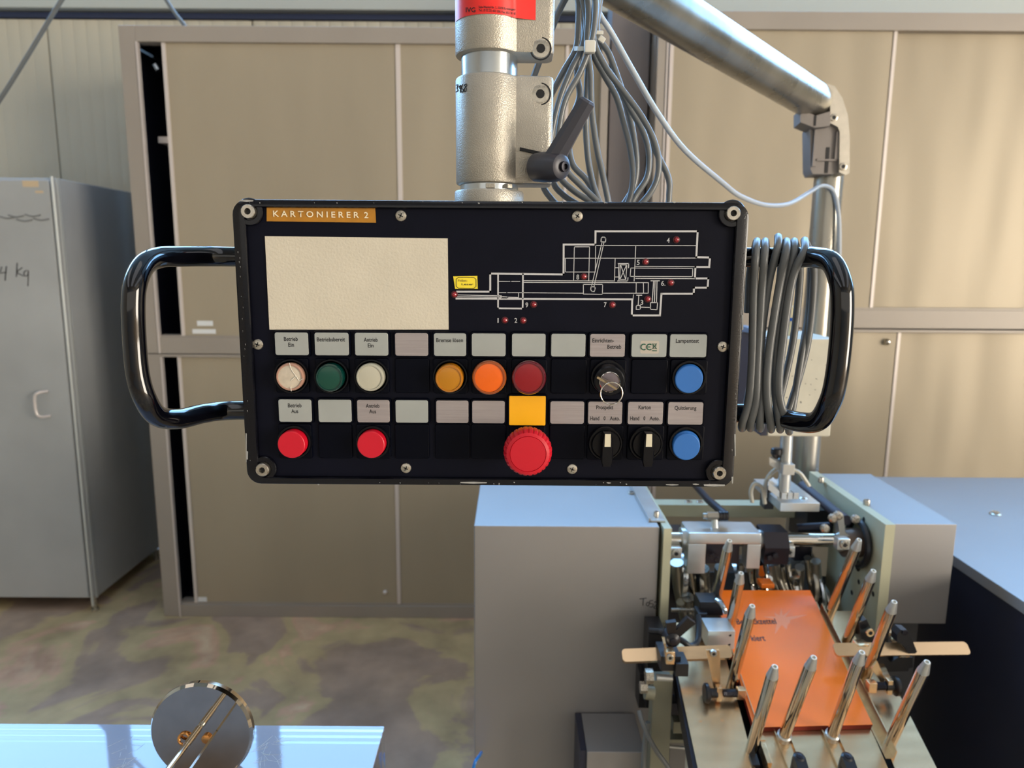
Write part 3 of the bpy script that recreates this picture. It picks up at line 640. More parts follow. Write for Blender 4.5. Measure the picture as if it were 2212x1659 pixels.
# pale box
a, c = PY(1672, 731, 1.30), PY(1785, 944, 1.30)
BX = thing('control_box', 'pale grey scratched control box with a dark left side seen behind the wound cable', 'box', ((a.x + c.x) / 2, 1.36, c.z))
B().box((a.x, 1.30, c.z), (c.x + .008, 1.46, a.z), .004).build('housing', mat('pale grey enamel', (196, 192, 176), .45, 0, var=.05, vscale=25), BX)
B().box((a.x - .012, 1.302, c.z + .001), (a.x - .0005, 1.458, a.z - .002), .001).build('dark_side_sheet', navym, BX)  # dark navy sheet over the left face of the housing
B().box((a.x - .02, 1.35, a.z + .001), (a.x - .003, 1.45, a.z + .012), .002).build('hinge', mat('grey hinge', (96, 110, 130), .4), BX)
p = PY(1708, 725, 1.36)
b = B(); b.lathe((p.x, 1.36, a.z), Z, [(.010, 0), (.010, .018), (.009, .018), (.009, .05), (.006, .055)], 16); pb = b.build('signal_lamp', mat('ivory plastic', (226, 210, 170), .4), BX)
B().ringx((p.x, 1.36, a.z + .028), Z, [(.009, 0), (.0115, 0), (.0115, .006), (.009, .006)]).build('blue_ring', mat('blue ring', (30, 90, 180), .4), pb)
sc = B()
for i in range(26):
    x = random.uniform(a.x + .02, c.x); z = random.uniform(c.z + .01, a.z - .02); L = random.uniform(.001, .004)
    sc.obox((x, 1.2998, z), (L, .0004, .0009), Matrix.Rotation(random.uniform(-.7, .7), 3, 'Y'))
sc.build('scratches', ink, BX, kind='stuff')

# ------------------------------------------------------------------ pole, elbow, arm
ED = 1.72; E1 = PY(1760, 219, ED); zA = E1.z; px_ = PY(1788, 420, 1.76).x
zt = PY(1790, 365, 1.76).z
pole = B().cone((px_ - .012, 1.76, .0), (px_, 1.76, zt + .02), .0335, seg=32).build('upright_pole', zinc)
tag(pole, 'vertical galvanised steel pole under the cast elbow', 'pole')
A0 = Vector((-.021, .655, 0)); A1 = Vector((E1.x, E1.y, 0)); dA = (PY(1497, 57, 1.33) - E1).normalized()
far = E1 + Vector((.015, .02, 0)); near = E1 + dA * 1.0
t0 = E1 + dA * ((E1.x + .02) / abs(dA.x))
ARM = thing('boom_arm', 'galvanised round boom tube slanting from above the panel clamp to the cast elbow', 'support arm', E1)
B().cone(E1 - dA * .02, t0, .0405, seg=40).build('tube', zinc, ARM)
B().cone(t0 + Vector((0, .02, 0)), Vector((-.0215, .62, t0.z)), .034, seg=36).build('end_pipe', zinc, ARM)
B().cone((-.0215, .652, 1.803), (-.0215, .652, t0.z), .0243, seg=36).build('drop_pipe', zinc, ARM)
B().obox(t0, (.10, .10, .10), None, .02).build('end_joint', castm, ARM)
EL = thing('elbow_clamp', 'cast aluminium elbow clamp joining the boom tube to the pole', 'pipe clamp', (px_, ED, zt))
def prof(pts, D): return [PY(x, y, D) for x, y in pts]
q = prof([(1768, 186), (1785, 180), (1803, 186), (1820, 212), (1832, 250), (1836, 300), (1835, 374), (1826, 378), (1813, 372), (1814, 285), (1810, 274), (1794, 266), (1794, 240), (1792, 215)], ED - .03)
B().hexa(q, [p + Vector((.0, .09, 0)) for p in q]).build('outer_web', castm, EL)
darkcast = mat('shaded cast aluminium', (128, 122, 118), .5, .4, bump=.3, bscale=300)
q = prof([(1729, 236), (1762, 250), (1794, 240), (1794, 266), (1792, 272), (1760, 276), (1729, 264)], ED - .045)
B().hexa(q, [p + Vector((.012, .07, 0)) for p in q]).build('tube_saddle', darkcast, EL)
q = prof([(1750, 274), (1812, 270), (1814, 285), (1813, 372), (1800, 376), (1756, 376), (1751, 366)], ED - .02)
B().hexa(q, [p + Vector((.012, .075, 0)) for p in q]).build('pole_socket', darkcast, EL)
b = B()
for (x0, y0, x1, y1) in ((1759, 280, 1762, 360), (1760, 344, 1808, 348), (1806, 284, 1809, 346)):
    p, r_ = PY(x0, y0, ED - .022), PY(x1, y1, ED - .022); b.box((min(p.x, r_.x), ED - .026, r_.z), (max(p.x, r_.x), ED - .019, p.z))
b.build('rib', darkcast, EL)
b = B(); p, r_ = PY(1785, 318, ED - .02), PY(1787, 374, ED - .02); b.box((p.x, ED - .0212, r_.z), (r_.x + .001, ED - .017, p.z)); p, r_ = PY(1759, 250, ED - .045), PY(1761, 272, ED - .045); b.box((p.x, ED - .0462, r_.z), (r_.x + .001, ED - .04, p.z)); b.build('slit', dark, EL)
for (x, y) in ((1801, 254), (1821, 360)): bolt(PY(x, y, ED - .03), FW, .0085, .002, scr, EL, hexr=.55)

# ------------------------------------------------------------------ panel suspension clamps
CX, CY, CR = -.0215, .652, .0292
def clamp_prof(grow=0):
    P = []; r = CR - grow
    for k in range(25):
        a = math.radians(60 + (300 - 60) * k / 24); P.append((CX + r * math.cos(a), CY + r * math.sin(a)))
    yf, yb, xr = CY - .0155 + grow, CY + .0165 - grow, .0335 - grow
    P += [(CX + r * .8, yf - .002)]
    for k in range(5):
        a = math.radians(-90 + 90 * k / 4); P.append((xr - .005 + .005 * math.cos(a), yf + .005 + .005 * math.sin(a)))
    for k in range(5):
        a = math.radians(0 + 90 * k / 4); P.append((xr - .005 + .005 * math.cos(a), yb - .005 + .005 * math.sin(a)))
    P += [(CX + r * .75, yb)]
    return P
def clamp_body(z0, z1, name, parent):
    b = B(); b.loft([[Vector((x, y, z)) for x, y in clamp_prof(g)] for g, z in ((.002, z0), (.0006, z0 + .0008), (0, z0 + .0025), (0, z1 - .0025), (.0006, z1 - .0008), (.002, z1))])
    return b.build(name, castm, parent)
FY = CY - CR
zl0, zl1, zu0 = PY(1055, 393, FY).z, PY(1055, 153, FY).z, PY(1055, 104, FY).z
UC = thing('upper_clamp', 'cast aluminium pipe clamp with a red sticker, at the top edge above the panel', 'pipe clamp', (CX, CY, zu0))
clamp_body(zu0, 1.80, 'body', UC)
bolt(PY(1168, 105, CY - .0157), FW, .0075, .0008, scr, UC, hexr=.5); 
# red sticker wraps the cylinder
def on_cyl(px, py, off=.0004):
    r = ray(px, py); R = CR + off; o = EYEV
    ax, ay = r.x, r.y; bx, by = o.x - CX, o.y - CY
    A = ax * ax + ay * ay; Bq = 2 * (ax * bx + ay * by); Cq = bx * bx + by * by - R * R; d = Bq * Bq - 4 * A * Cq
    if d < 0: return None
    return o + r * ((-Bq - math.sqrt(d)) / (2 * A))
zs = on_cyl(1040, 30).z; L0, L1 = [], []
for k in range(25):
    a = math.radians(196 + (322 - 196) * k / 24); R = CR + .0005
    x, y = CX + R * math.cos(a), CY + R * math.sin(a)
    if x > CX + R * .78: y = CY - .0155 - .0042
    L0.append(Vector((x, y, zs))); L1.append(Vector((x, y, 1.79)))
L0.append(Vector((.0175, CY - .0165, zs - .0005))); L1.append(Vector((.0175, CY - .0165, 1.79)))
b = B(); b.loft([L0, L1], False, False, closed=False); stk = b.build('red_sticker', redm, UC)
def wrap_text(s, xa, xb, yline, hpx, m, par, shear=0):
    o = text(s, m, par, Vector((0, 0, 0)) + root_loc(par), X, Z, 1, 1)   # unit text, then bend
    xs = [v.co.x for v in o.data.vertices]; lo, hi = min(xs), max(xs)
    base = root_loc(par)
    for v in o.data.vertices:
        t = (v.co.x - lo) / (hi - lo); px = xa + (xb - xa) * t
        p = on_cyl(px, yline(px) - v.co.z * hpx, .0008)
        if p is None: p = Vector((0, 0, 0))
        v.co = p - base
    return o
wrap_text('IVG', 1006, 1027, lambda x: 21, 10, ink, stk)
wrap_text('Felix-Wankel-Str. 2, 32278 Kirchlengern', 1034, 1114, lambda x: 15 + max(0, x - 1060) * .10, 5, ink, stk)
wrap_text('Tel.: (0 52 23) 653 200, Fax: 653 20 18', 1034, 1114, lambda x: 22 + max(0, x - 1060) * .14, 5, ink, stk)
SL = B().cone((CX, CY, zl1 - .03), (CX, CY, zu0 + .03), .0243, seg=48).build('pipe_sleeve', sleevem)
tag(SL, 'short bright steel pipe joining the upper and lower clamps', 'pipe')
LC = thing('lower_clamp', 'cast aluminium pipe clamp with a black lever on top of the control panel', 'pipe clamp', (CX, CY, zl0))
clamp_body(zl0, zl1, 'body', LC)
for y in (203,): bolt(PY(1167, y, CY - .0157), FW, .0075, .0008, scr, LC, hexr=.5)
for (x, y, o) in ((1167, 203, LC), (1168, 105, UC)):
    b = B(); b.ringx(PY(x, y, CY - .0156), FW, [(.0082, -.001), (.0092, -.001), (.0092, .0003), (.0082, .0003)]); b.build('bolt_recess', dark, o)
q = prof([(1123, 318), (1183, 331), (1183, 337), (1123, 325)], CY - .0192)
B().hexa(q, [p + Vector((0, .008, 0)) for p in q]).build('slot', dark, LC)
def cyl_hand(strokes, par, r=.00035):
    b = B()
    for st in strokes: b.tube([on_cyl(x, y, .0002) for x, y in st], r, 5, sub=4)
    b.build('handwriting', ink, par, sharp=3)
cyl_hand([[(985, 184), (989, 183), (987, 190), (989, 195), (985, 199)], [(995, 184), (991, 188), (995, 192), (995, 184), (994, 200)], [(999, 182), (995, 195), (999, 199), (1001, 193), (997, 192)],
          [(1007, 181), (1003, 184), (1007, 190), (1006, 197), (1003, 197), (1003, 191), (1008, 185), (1007, 181)]], LC)
# base ring under the clamp, on the housing
BR = thing('base_socket', 'cast socket ring between the lower clamp and the control panel', 'socket', (CX, CY, 1.6015))
zr = PY(1055, 407, FY).z
B().lathe((CX, CY, 1.602), Z, [(.0305, 0), (.0305, zr - 1.6035), (.0298, zr - 1.602)], 48).build('ring', castm, BR)
b = B(); b.lathe((CX, CY, zr), Z, [(.0255, 0), (.0255, zl0 - zr)], 40); b.build('neck', sleevem, BR)
b = B(); b.obox((CX + .002, CY - .0262, zr + .0025), (.008, .005, .004), None, .0006); b.obox((CX + .017, CY - .0225, zr + .0025), (.005, .006, .0035), Matrix.Rotation(.6, 3, 'Z'), .0004); b.build('locating_lug', castm, BR)
cyl_hand([[(1072, 415), (1078, 414), (1074, 426)], [(1085, 413), (1081, 416), (1086, 418), (1085, 412), (1084, 426)]], BR)
# lever
h0, h1 = PY(1160, 362, .628), PY(1216, 360, .604)
LV = thing('clamping_lever', 'dark grey adjustable clamping lever with hexagon screw on the lower clamp', 'lever', h0)
dd = (h1 - h0).normalized(); Lh = (h1 - h0).length
B().lathe(h0, dd, [(.0095, -.003), (.0118, .0), (.0125, Lh * .3), (.0122, Lh * .7), (.0098, Lh * .95), (.007, Lh)], 32).build('hub', gunm, LV)
B().lathe(h1, dd, [(.0042, -.001), (.0042, .003), (.0024, .0032), (.0022, .001)], 18).build('hexagon_screw', blkox, LV)
a0 = (h0 + h1) / 2 + dd * .002; a1 = PY(1270, 222, .600); u = (a1 - a0).normalized(); n = u.cross(dd).normalized(); w = n.cross(u).normalized()
def sec(p, a, c): return [p + n * (a * .9) + w * (c * .35), p + n * (a * .35) + w * c, p - n * (a * .55) + w * c, p - n * a + w * (c * .2), p - n * a - w * c * .8, p + n * a - w * c * .8]
b = B(); b.loft([sec(a0, .0095, .006), sec(a0.lerp(a1, .35), .0082, .006), sec(a1, .0066, .0055), sec(a1 + u * .002, .005, .004)]); b.build('lever_arm', gunm, LV, sharp=.3)

# ================================================================== CONTROL PANEL
D = .600
PW0, PW1, PZ0, PZ1 = -.2312, .1942, 1.3590, 1.6015
CP = thing('operator_console', 'black hanging control panel with coloured buttons, white name plates and a machine diagram', 'control panel', ((PW0 + PW1) / 2, D + .04, PZ0))
pcx, pcz, pw, ph = (PW0 + PW1) / 2, (PZ0 + PZ1) / 2, PW1 - PW0, PZ1 - PZ0
def LP(w, h, r, y, cx=None, cz=None): return [Vector((x, y, z)) for x, z in rrect(pcx if cx is None else cx, pcz if cz is None else cz, w, h, r, 6)]
PLY = D + .0045
b = B(); b.loft([LP(pw - .0215, ph - .013, .006, D + .012), LP(pw - .0215, ph - .013, .006, D + .0012), LP(pw - .020, ph - .0115, .0065, D), LP(pw - .004, ph - .004, .011, D), LP(pw - .001, ph - .001, .012, D + .0008),
                 LP(pw, ph, .0125, D + .003), LP(pw, ph, .0125, D + .030), LP(pw - .0015, ph - .0015, .012, D + .0302), LP(pw - .0015, ph - .0015, .012, D + .0312), LP(pw, ph, .0125, D + .0314), LP(pw, ph, .0125, D + .078), LP(pw - .004, ph - .004, .011, D + .081)], False, True)
b.build('housing', blackcoat, CP)
b = B(); b.loft([LP(pw - .0217, ph - .0132, .006, D + .010), LP(pw - .0217, ph - .0132, .006, PLY)]); plate = b.build('front_plate', platem, CP)
def P(x, y, h=0): return PY(x, y, PLY - h)
def disc(x, y, h): return PY(x, y, PLY - h)
# corner bolts on lobes
for (x, y, nm) in ((537, 457, 0), (1583, 461, 0), (568, 1014, 0), (1553, 1021, 0)):
    c = PY(x, y, D); rr = .0085
    b = B(); b.lathe((c.x, D + .004, c.z), FW, [(rr * 1.32, -.001), (rr * 1.32, .0022), (rr * 1.25, .003), (rr * .85, .003), (rr * .8, .001)], 32); b.build('bolt_seat', blackcoat, CP)
    o = B().lathe((c.x, D + .0035, c.z), FW, [(.0058, 0), (.0058, .0055), (.0053, .0062), (.0026, .0062), (.0024, .003)], 32).build('corner_bolt', scr, CP)
    B().lathe((c.x, D + .0035, c.z), FW, [(.0026, .0031), (.0022, .0036)], 6).build('hexagon_socket', dark, o)
# small cross-head screws
for (x, y) in ((866, 466), (1247, 467), (557, 744), (1561, 749), (877, 1011), (1236, 1013)):
    c = P(x, y); o = B().lathe((c.x, PLY, c.z), FW, [(.0046, -.001), (.0046, .0004), (.0042, .0009), (.0033, .0012), (.0010, .0016)], 28).build('plate_screw', scr, CP)
    a = random.uniform(.3, 1.2); b = B()
    for k in (0, math.pi / 2): b.obox((c.x, PLY - .0015, c.z), (.0040, .0006, .0009), Matrix.Rotation(a + k, 3, 'Y'))
    b.build('cross_slot', dark, o)
# white blank card
q = [P(572, 510, .001), P(967, 515, .001), P(969, 712, .001), P(582, 712, .001)]
cardp = B().hexa([p + Vector((0, .001, 0)) for p in q], q).build('blank_card', papr, CP, label='cream white blank card')
# yellow-brown embossed strip
q = [P(576, 444, .001), P(810, 447, .001), P(812, 481, .001), P(576, 478, .001)]
st = B().hexa([p + Vector((0, .0012, 0)) for p in q], q).build('label_strip', amberm, CP, label='amber embossed label strip')
text('K A R T O N I E R E R  2', embw, st, P(693, 463, .0012), (P(800, 464.5, .0012) - P(590, 461, .0012)).normalized(), Z, .0048, .0785, depth=.0003)
# small yellow sticker
q = [P(979, 597, .0005), P(1031, 596, .0005), P(1032, 624, .0005), P(983, 624, .0005)]
ys = B().hexa([p + Vector((0, .0005, 0)) for p in q], q).build('yellow_sticker', yel2, CP, label='small yellow sticker')
b = B(); cen = P(1007, 611, .0006); oct_ = [(-.0083, -.003), (-.0083, .003), (-.0065, .0045), (.0065, .0045), (.0083, .003), (.0083, -.003), (.0065, -.0045), (-.0065, -.0045)]
pts = [cen + X * u + Z * v for u, v in oct_]; b.tube(pts + [pts[0]], .00025, 4, smooth=False); b.build('printed_border', ink, ys)
text('Folien-', mat('faded ink', (150, 130, 50), .6), ys, P(1000, 606, .0006), X, Z, .0018, .008)
text('Leser', ink, ys, P(1010, 614, .0006), X, Z, .0014, .010)
# diagram
def zc2(x, y): return (960 + x * .30741, 420 + y * .30747)
def ribbon(b, pts, w, close=False):
    P3 = [P(*zc2(x, y), .0002) for x, y in pts]; w3 = w * .307 / FPX * D / 2
    for a, c in zip(P3, P3[1:]):
        u = (c - a).normalized(); n = u.cross(Vector((0, 1, 0))).normalized() * w3; a2, c2 = a - u * w3, c + u * w3
        q = [a2 + n, c2 + n, c2 - n, a2 - n]; b.hexa([p + Vector((0, .0002, 0)) for p in q], q)
b = B()
ribbon(b, [(90, 683), (322, 683), (322, 556), (837, 562), (838, 352), (1061, 352), (1062, 259), (1780, 259), (1770, 441), (1866, 443), (1861, 510), (1764, 510), (1760, 590), (1854, 590), (1850, 655), (1754, 655), (1752, 698), (1525, 698), (1515, 850), (1317, 850), (1320, 737), (85, 731)], 13)
ribbon(b, [(377, 560), (377, 800), (550, 802), (552, 560)], 11)
T = [[(385, 611), (460, 611)], [(472, 611), (530, 611)], [(380, 690), (432, 690)], [(445, 690), (515, 690)], [(392, 715), (440, 720)], [(450, 722), (515, 724)], [(521, 690), (521, 730)], [(400, 731), (440, 731)],
     [(560, 606), (1195, 608)], [(560, 618), (1433, 620)], [(525, 690), (975, 694)], [(1112, 694), (1430, 694)], [(1433, 620), (1432, 694)], [(1348, 622), (1347, 690)], [(1398, 622), (1400, 694)],
     [(90, 706), (400, 712)], [(90, 718), (400, 722)], [(845, 448), (1340, 448)], [(850, 448), (850, 545), (1060, 545)], [(913, 368), (908, 608)], [(1020, 368), (1014, 608)], [(913, 368), (1020, 368)],
     [(1063, 360), (1060, 545)], [(1070, 358), (1770, 360)], [(1345, 360), (1333, 608)], [(1340, 448), (1770, 447)], [(1345, 505), (1760, 508)], [(1345, 590), (1760, 592)], [(1310, 517), (1745, 520), (1743, 578), (1305, 576), (1310, 517)],
     [(1200, 450), (1195, 610)], [(1200, 515), (1222, 515)], [(1198, 580), (1222, 580)], [(1236, 495), (1282, 495), (1275, 597), (1232, 597), (1236, 495)], [(1240, 500), (1272, 592)], [(1278, 500), (1236, 592)],
     [(976, 632), (1112, 632), (1110, 702), (977, 700), (976, 632)], [(1108, 335), (1035, 640)], [(1121, 338), (1052, 645)], [(1328, 706), (1325, 740)]]
for t in T: ribbon(b, t, 5)
for t in ([(1222, 486), (1296, 486), (1294, 515)], [(1226, 492), (1226, 515)], [(1218, 608), (1288, 608), (1290, 585)], [(1226, 600), (1224, 515)], [(1452, 607), (1510, 607)], [(1352, 708), (1386, 708)], [(1366, 712), (1362, 775)],
          [(1348, 780), (1376, 780), (1376, 808), (1348, 808), (1348, 780)], [(1448, 760), (1498, 760), (1494, 810), (1448, 808), (1448, 760)], [(1378, 792), (1446, 794)], [(1470, 612), (1460, 758)], [(1480, 612), (1476, 758)], [(1494, 612), (1490, 758)],
          [(1100, 332), (1102, 308), (1110, 300), (1124, 300), (1134, 310), (1132, 334), (1100, 332)], [(1030, 648), (1028, 668), (1036, 682), (1052, 682), (1058, 670), (1060, 650), (1030, 648)]): ribbon(b, t, 6)
b.build('machine_diagram', printw, plate)
nums = [('4', 1573, 322), ('5', 1362, 477), ('6.', 1538, 624), ('8', 937, 580), ('9', 579, 776), ('7', 1130, 774), ('3', 1387, 758), ('1', 377, 885), ('2', 502, 885)]
for s_, x, y in nums: text(s_, printw, plate, P(*zc2(x, y), .0002), X, Z, .0040, (.0036 if s_ == '6.' else .0010 if s_ == '1' else .0023), name='diagram_number')
ledm = mat('red led', (150, 14, 30), .15, 0, coat=1); ledr = mat('led rim', (70, 10, 20), .3)
for (x, y) in ((70, 703), (627, 773), (1180, 775), (425, 883), (554, 885), (980, 577), (1413, 473), (1629, 318), (1590, 620), (1428, 735)):
    c = P(*zc2(x, y)); R = .0021
    o = B().lathe((c.x, PLY, c.z), FW, [(R * 1.4, -.001), (R * 1.4, .0004), (R * 1.1, .0006)], 20).build('indicator_led', ledr, CP)
    B().lathe((c.x, PLY, c.z), FW, [(R, .0004), (R, .0012), (R * .8, .0022), (R * .4, .0028), (R * .05, .003)], 18).build('led_lens', ledm, o)
# name plates
def rr3(x0, y0, x1, y1, h, r, grow=0):
    a, c = P(x0, y0, h), P(x1, y1, h); cx, cz = (a.x + c.x) / 2, (a.z + c.z) / 2
    return lambda g, hh: [Vector((x, PLY - hh, z)) for x, z in rrect(cx, cz, abs(c.x - a.x) + 2 * g, abs(a.z - c.z) + 2 * g, r + g if r + g > 0 else .0001, 4)]
R1 = [(593, 667), (679, 754), (766, 839), (853, 925), (937, 1007), (1019, 1092), (1106, 1178), (1191, 1264), (1275, 1349), (1365, 1439), (1448, 1525)]
R2 = [(601, 674), (687, 760), (771, 842), (854, 925), (942, 1012), (1020, 1090), (1104, 1176), (1189, 1261), (1271, 1343), (1357, 1431), (1444, 1517)]
words = {(0, 0): [('Betrieb', 628.4, 732, 30), ('Ein', 629, 744.5, 12.5)], (0, 1): [('Betriebsbereit', 715, 733, 61)], (0, 2): [('Antrieb', 801, 733.7, 30), ('Ein', 801, 746, 12.5)], (0, 4): [('Bremse lösen', 971.4, 734.7, 58)],
         (0, 8): [('Einrichten-', 1303, 735.3, 47), ('Betrieb', 1327, 748.8, 30)], (0, 10): [('Lampentest', 1485, 736, 50)], (1, 0): [('Betrieb', 636.7, 875.5, 30), ('Aus', 636.7, 888, 15)], (1, 2): [('Antrieb', 805, 876.5, 30), ('Aus', 805, 888.6, 15)],
         (1, 8): [('Prospekt', 1306.4, 879.6, 37), ('Hand', 1284.7, 903.4, 20), ('0', 1306, 903.4, 4), ('Auto.', 1328, 903.6, 22)], (1, 9): [('Karton', 1392.6, 879.6, 27), ('Hand', 1371, 903.4, 20), ('0', 1392, 903.4, 4), ('Auto.', 1414, 903.6, 22)], (1, 10): [('Quittierung', 1480.8, 881, 48)]}
controls = {(0, 0): 'clear', (0, 1): 'green', (0, 2): 'white', (0, 4): 'amber', (0, 5): 'orange', (0, 6): 'redlamp', (0, 8): 'key', (0, 10): 'blue', (1, 0): 'red', (1, 2): 'red', (1, 6): 'stop', (1, 8): 'sel', (1, 9): 'sel', (1, 10): 'blue'}
lens = {'clear': mat('clear lens', (196, 184, 166), .3, 0, coat=.25, var=.1, vscale=150), 'green': mat('green lens', (0, 66, 52), .3, coat=.25), 'white': mat('white lens', (184, 180, 162), .2, coat=.25), 'amber': mat('amber lens', (180, 118, 6), .3, coat=.25),
        'orange': mat('orange lens', (230, 98, 0), .3, coat=.25), 'redlamp': mat('red lens', (136, 0, 16), .3, coat=.25), 'red': mat('red cap', (198, 10, 38), .4), 'blue': mat('blue cap', (42, 106, 182), .45), 'stop': mat('emergency red', (196, 12, 36), .4)}
lensrim = {'clear': mat('clear rim', (170, 130, 112), .12, coat=1), 'green': mat('green rim', (0, 50, 44), .15, coat=1), 'white': mat('white rim', (170, 168, 152), .12, coat=1), 'amber': mat('amber rim', (176, 110, 20), .12, coat=1), 'orange': mat('orange rim', (150, 72, 24), .12, coat=1), 'redlamp': mat('red rim', (92, 14, 28), .12, coat=1)}
caps = {(0, 0): (625.4, 815), (0, 1): (711, 817), (0, 2): (798.6, 816), (0, 4): (970, 818.5), (0, 5): (1057.5, 816), (0, 6): (1142, 816), (0, 8): (1317, 825), (0, 10): (1488.5, 820), (1, 0): (629, 961), (1, 2): (801, 961), (1, 6): (1140.5, 980), (1, 8): (1311, 965), (1, 9): (1400, 967), (1, 10): (1483, 965.5)}
brushed = {(1, 2), (1, 4), (1, 5), (1, 7), (1, 8), (1, 9), (1, 10), (0, 3), (0, 8)}
for row, RR_ in enumerate((R1, R2)):
    for ci, (x0, x1) in enumerate(RR_):
        ty = (718 + ci * .4, 767.5 + ci * .45) if row == 0 else (862.5 + ci * .6, 911.5 + ci * .6)
        big = (row, ci) == (1, 6)
        if big: x0, x1, ty = 1100, 1178, (855, 919)
        f = rr3(x0, ty[0], x1, ty[1], .003, .0012)
        hold = B(); hold.loft([f(.0016, -.0005), f(.0016, .0022), f(.0011, .0030), f(.0004, .0030), f(.0002, .0024)]); ho = hold.build('label_holder', modulem, CP)
        f2 = rr3(x0, ty[0], x1, ty[1], .003, .0008 if big else .0018)
        o = B().loft([f2(0, .0020), f2(0, .0031), f2(-.0002, .0033)]).build('name_plate', yel if big else (labelm if (row, ci) in brushed else labelw), ho, **({'label': 'plain yellow name plate'} if big else {}))
        for (s_, tx, tyy, wpx) in words.get((row, ci), []):
            text(s_, ink, ho, P(tx, tyy, .0033), (P(x1, ty[0], .0033) - P(x0, ty[0] + .0, .0033)).normalized(), Z, .0034, wpx / FPX * (PLY - .003), depth=.00012)
        # button module
        mcx = (x0 + x1) / 2 + (1 if row == 0 else 0); mcy = (811 if row == 0 else 953) + ci * .3
        g = rr3(mcx - 38, mcy - 37.5, mcx + 38, mcy + 38, .0025, .0022)
        kind = controls.get((row, ci)); mh = .0030 if kind else .0018
        mo = B().loft([g(0, -.0005), g(0, mh - .0008), g(-.0003, mh - .0002), g(-.0008, mh), g(-.0012, mh)]).build('button_module' if kind else 'blanking_module', modulem, CP)
        if not kind: continue
        bx, by = caps[(row, ci)]; base = P(mcx + (0 if kind != 'key' else 0), mcy + 1, mh)
        bc = Vector((base.x, PLY, base.z))
        def L(prof, nm, m, par=mo, c=None, seg=40, c0=True, c1=True): return B().lathe(c or bc, FW, prof, seg, c0, c1).build(nm, m, par)
        if kind in ('red', 'blue'):
            h = .0125 if kind == 'red' else .0085; c = disc(bx, by, h); c.y = PLY; rr = .0119
            L([(.0150, mh - .0005), (.0150, mh + .0012), (.0144, mh + .003), (.0128, mh + .003), (.0126, mh)], 'button_collar', ringm)
            b = B(); u, v = X, Z; prof_ = [(rr, mh - .001, 0), (rr, mh + .003, .3), (rr, h - .0012, 1), (rr * .98, h - .0004, 1), (rr * .93, h, 1)]
            b.loft([[bc.lerp(c, t) + FW * hh + (X * math.cos(a) + Z * math.sin(a)) * r_ for a in ang(40)] for r_, hh, t in prof_]); b.build('button_cap', lens[kind], mo, label=kind + ' push button cap')
        elif kind in lensrim:
            bigl = kind in ('orange', 'redlamp'); h = .0125 if not bigl else .014; rr = .0120 if not bigl else .0146
            c = disc(bx, by, h); c.y = PLY
            if bigl: c = Vector((bc.x * .4 + c.x * .6, PLY, bc.z * .4 + c.z * .6))
            L([(.0152, mh - .0005), (.0152, mh + .0012), (.0146, mh + .003), (.0134, mh + .003), (.0132, mh)], 'button_collar', ringm)
            b = B(); prof_ = [(rr, mh - .001, 0), (rr, mh + .003, .3), (rr, h - .0022, 1), (rr * .97, h - .0008, 1), (rr * .92, h, 1), (rr * .84, h, 1), (rr * .81, h - .001, 1)]
            b.loft([[bc.lerp(c, t) + FW * hh + (X * math.cos(a) + Z * math.sin(a)) * r_ for a in ang(40)] for r_, hh, t in prof_], True, False); ro = b.build('lens_rim', lensrim[kind], mo)
            L([(rr * .83, h - .0014), (rr * .82, h - .0008), (rr * .5, h - .0003), (rr * .1, h - .0002)], 'lamp_lens', lens[kind], mo, c, 40, True, True)['label'] = {'clear': 'cracked clear', 'green': 'dark green', 'white': 'white', 'amber': 'amber', 'orange': 'bright orange', 'redlamp': 'dark red'}[kind] + ' lamp lens'
            if kind == 'clear':
                b = B()
                for s_ in ([(625, 784), (630, 799), (639, 812), (646, 823)], [(639, 812), (628, 822)], [(646, 823), (655, 818)], [(629, 845), (628, 836)]): b.tube([PY(x, y, PLY - h - .0001) for x, y in s_], .0003, 4, smooth=len(s_) > 2)
                b.build('crack', tiew, mo)
        elif kind == 'stop':
            c = disc(bx, by, .040); c.y = PLY
            L([(.0148, mh - .0005), (.0148, mh + .002), (.0125, mh + .003), (.0115, .012), (.0105, .024)], 'stem', ringm)
            b = B(); n = 112; loops = []
            for (rr, hh, fl) in ((.0125, .018, 0), (.0165, .020, 1), (.0196, .026, 1), (.0202, .031, 1), (.0196, .037, 1), (.0176, .0405, .3), (.0150, .0415, 0), (.0147, .0408, 0), (.0144, .0415, 0), (.006, .0417, 0)):
                loops.append([c + FW * hh + (X * math.cos(a) + Z * math.sin(a)) * (rr - fl * .0007 * (1 if math.cos(a * 28) > .55 else 0)) for a in ang(n)])
            b.loft(loops); b.build('mushroom_head', lens['stop'], mo, sharp=.4, label='red emergency stop mushroom head')
        elif kind == 'sel':
            L([(.0150, mh - .0005), (.0150, mh + .003), (.0142, mh + .0045), (.0130, mh + .0045), (.0128, mh + .003), (.0115, mh + .0035)], 'rotary_collar', ringm)
            L([(.0122, mh), (.0122, .0085), (.0116, .0095)], 'rotary_base', ringm)
            top, bot = PY(bx, 936, PLY - .020), PY(bx + 2, 1009, PLY - .020); w_ = .0048
            A = [(-.0032, top.z - .000), (.0032, top.z - .000), (w_, top.z - .008), (w_, bot.z + .004), (.0035, bot.z), (-.0035, bot.z), (-w_, bot.z + .004), (-w_, top.z - .008)]
            cxk = (top.x + bot.x) / 2
            cm = Vector(((cxk + bc.x) / 2, PLY - .0105, bc.z)) 
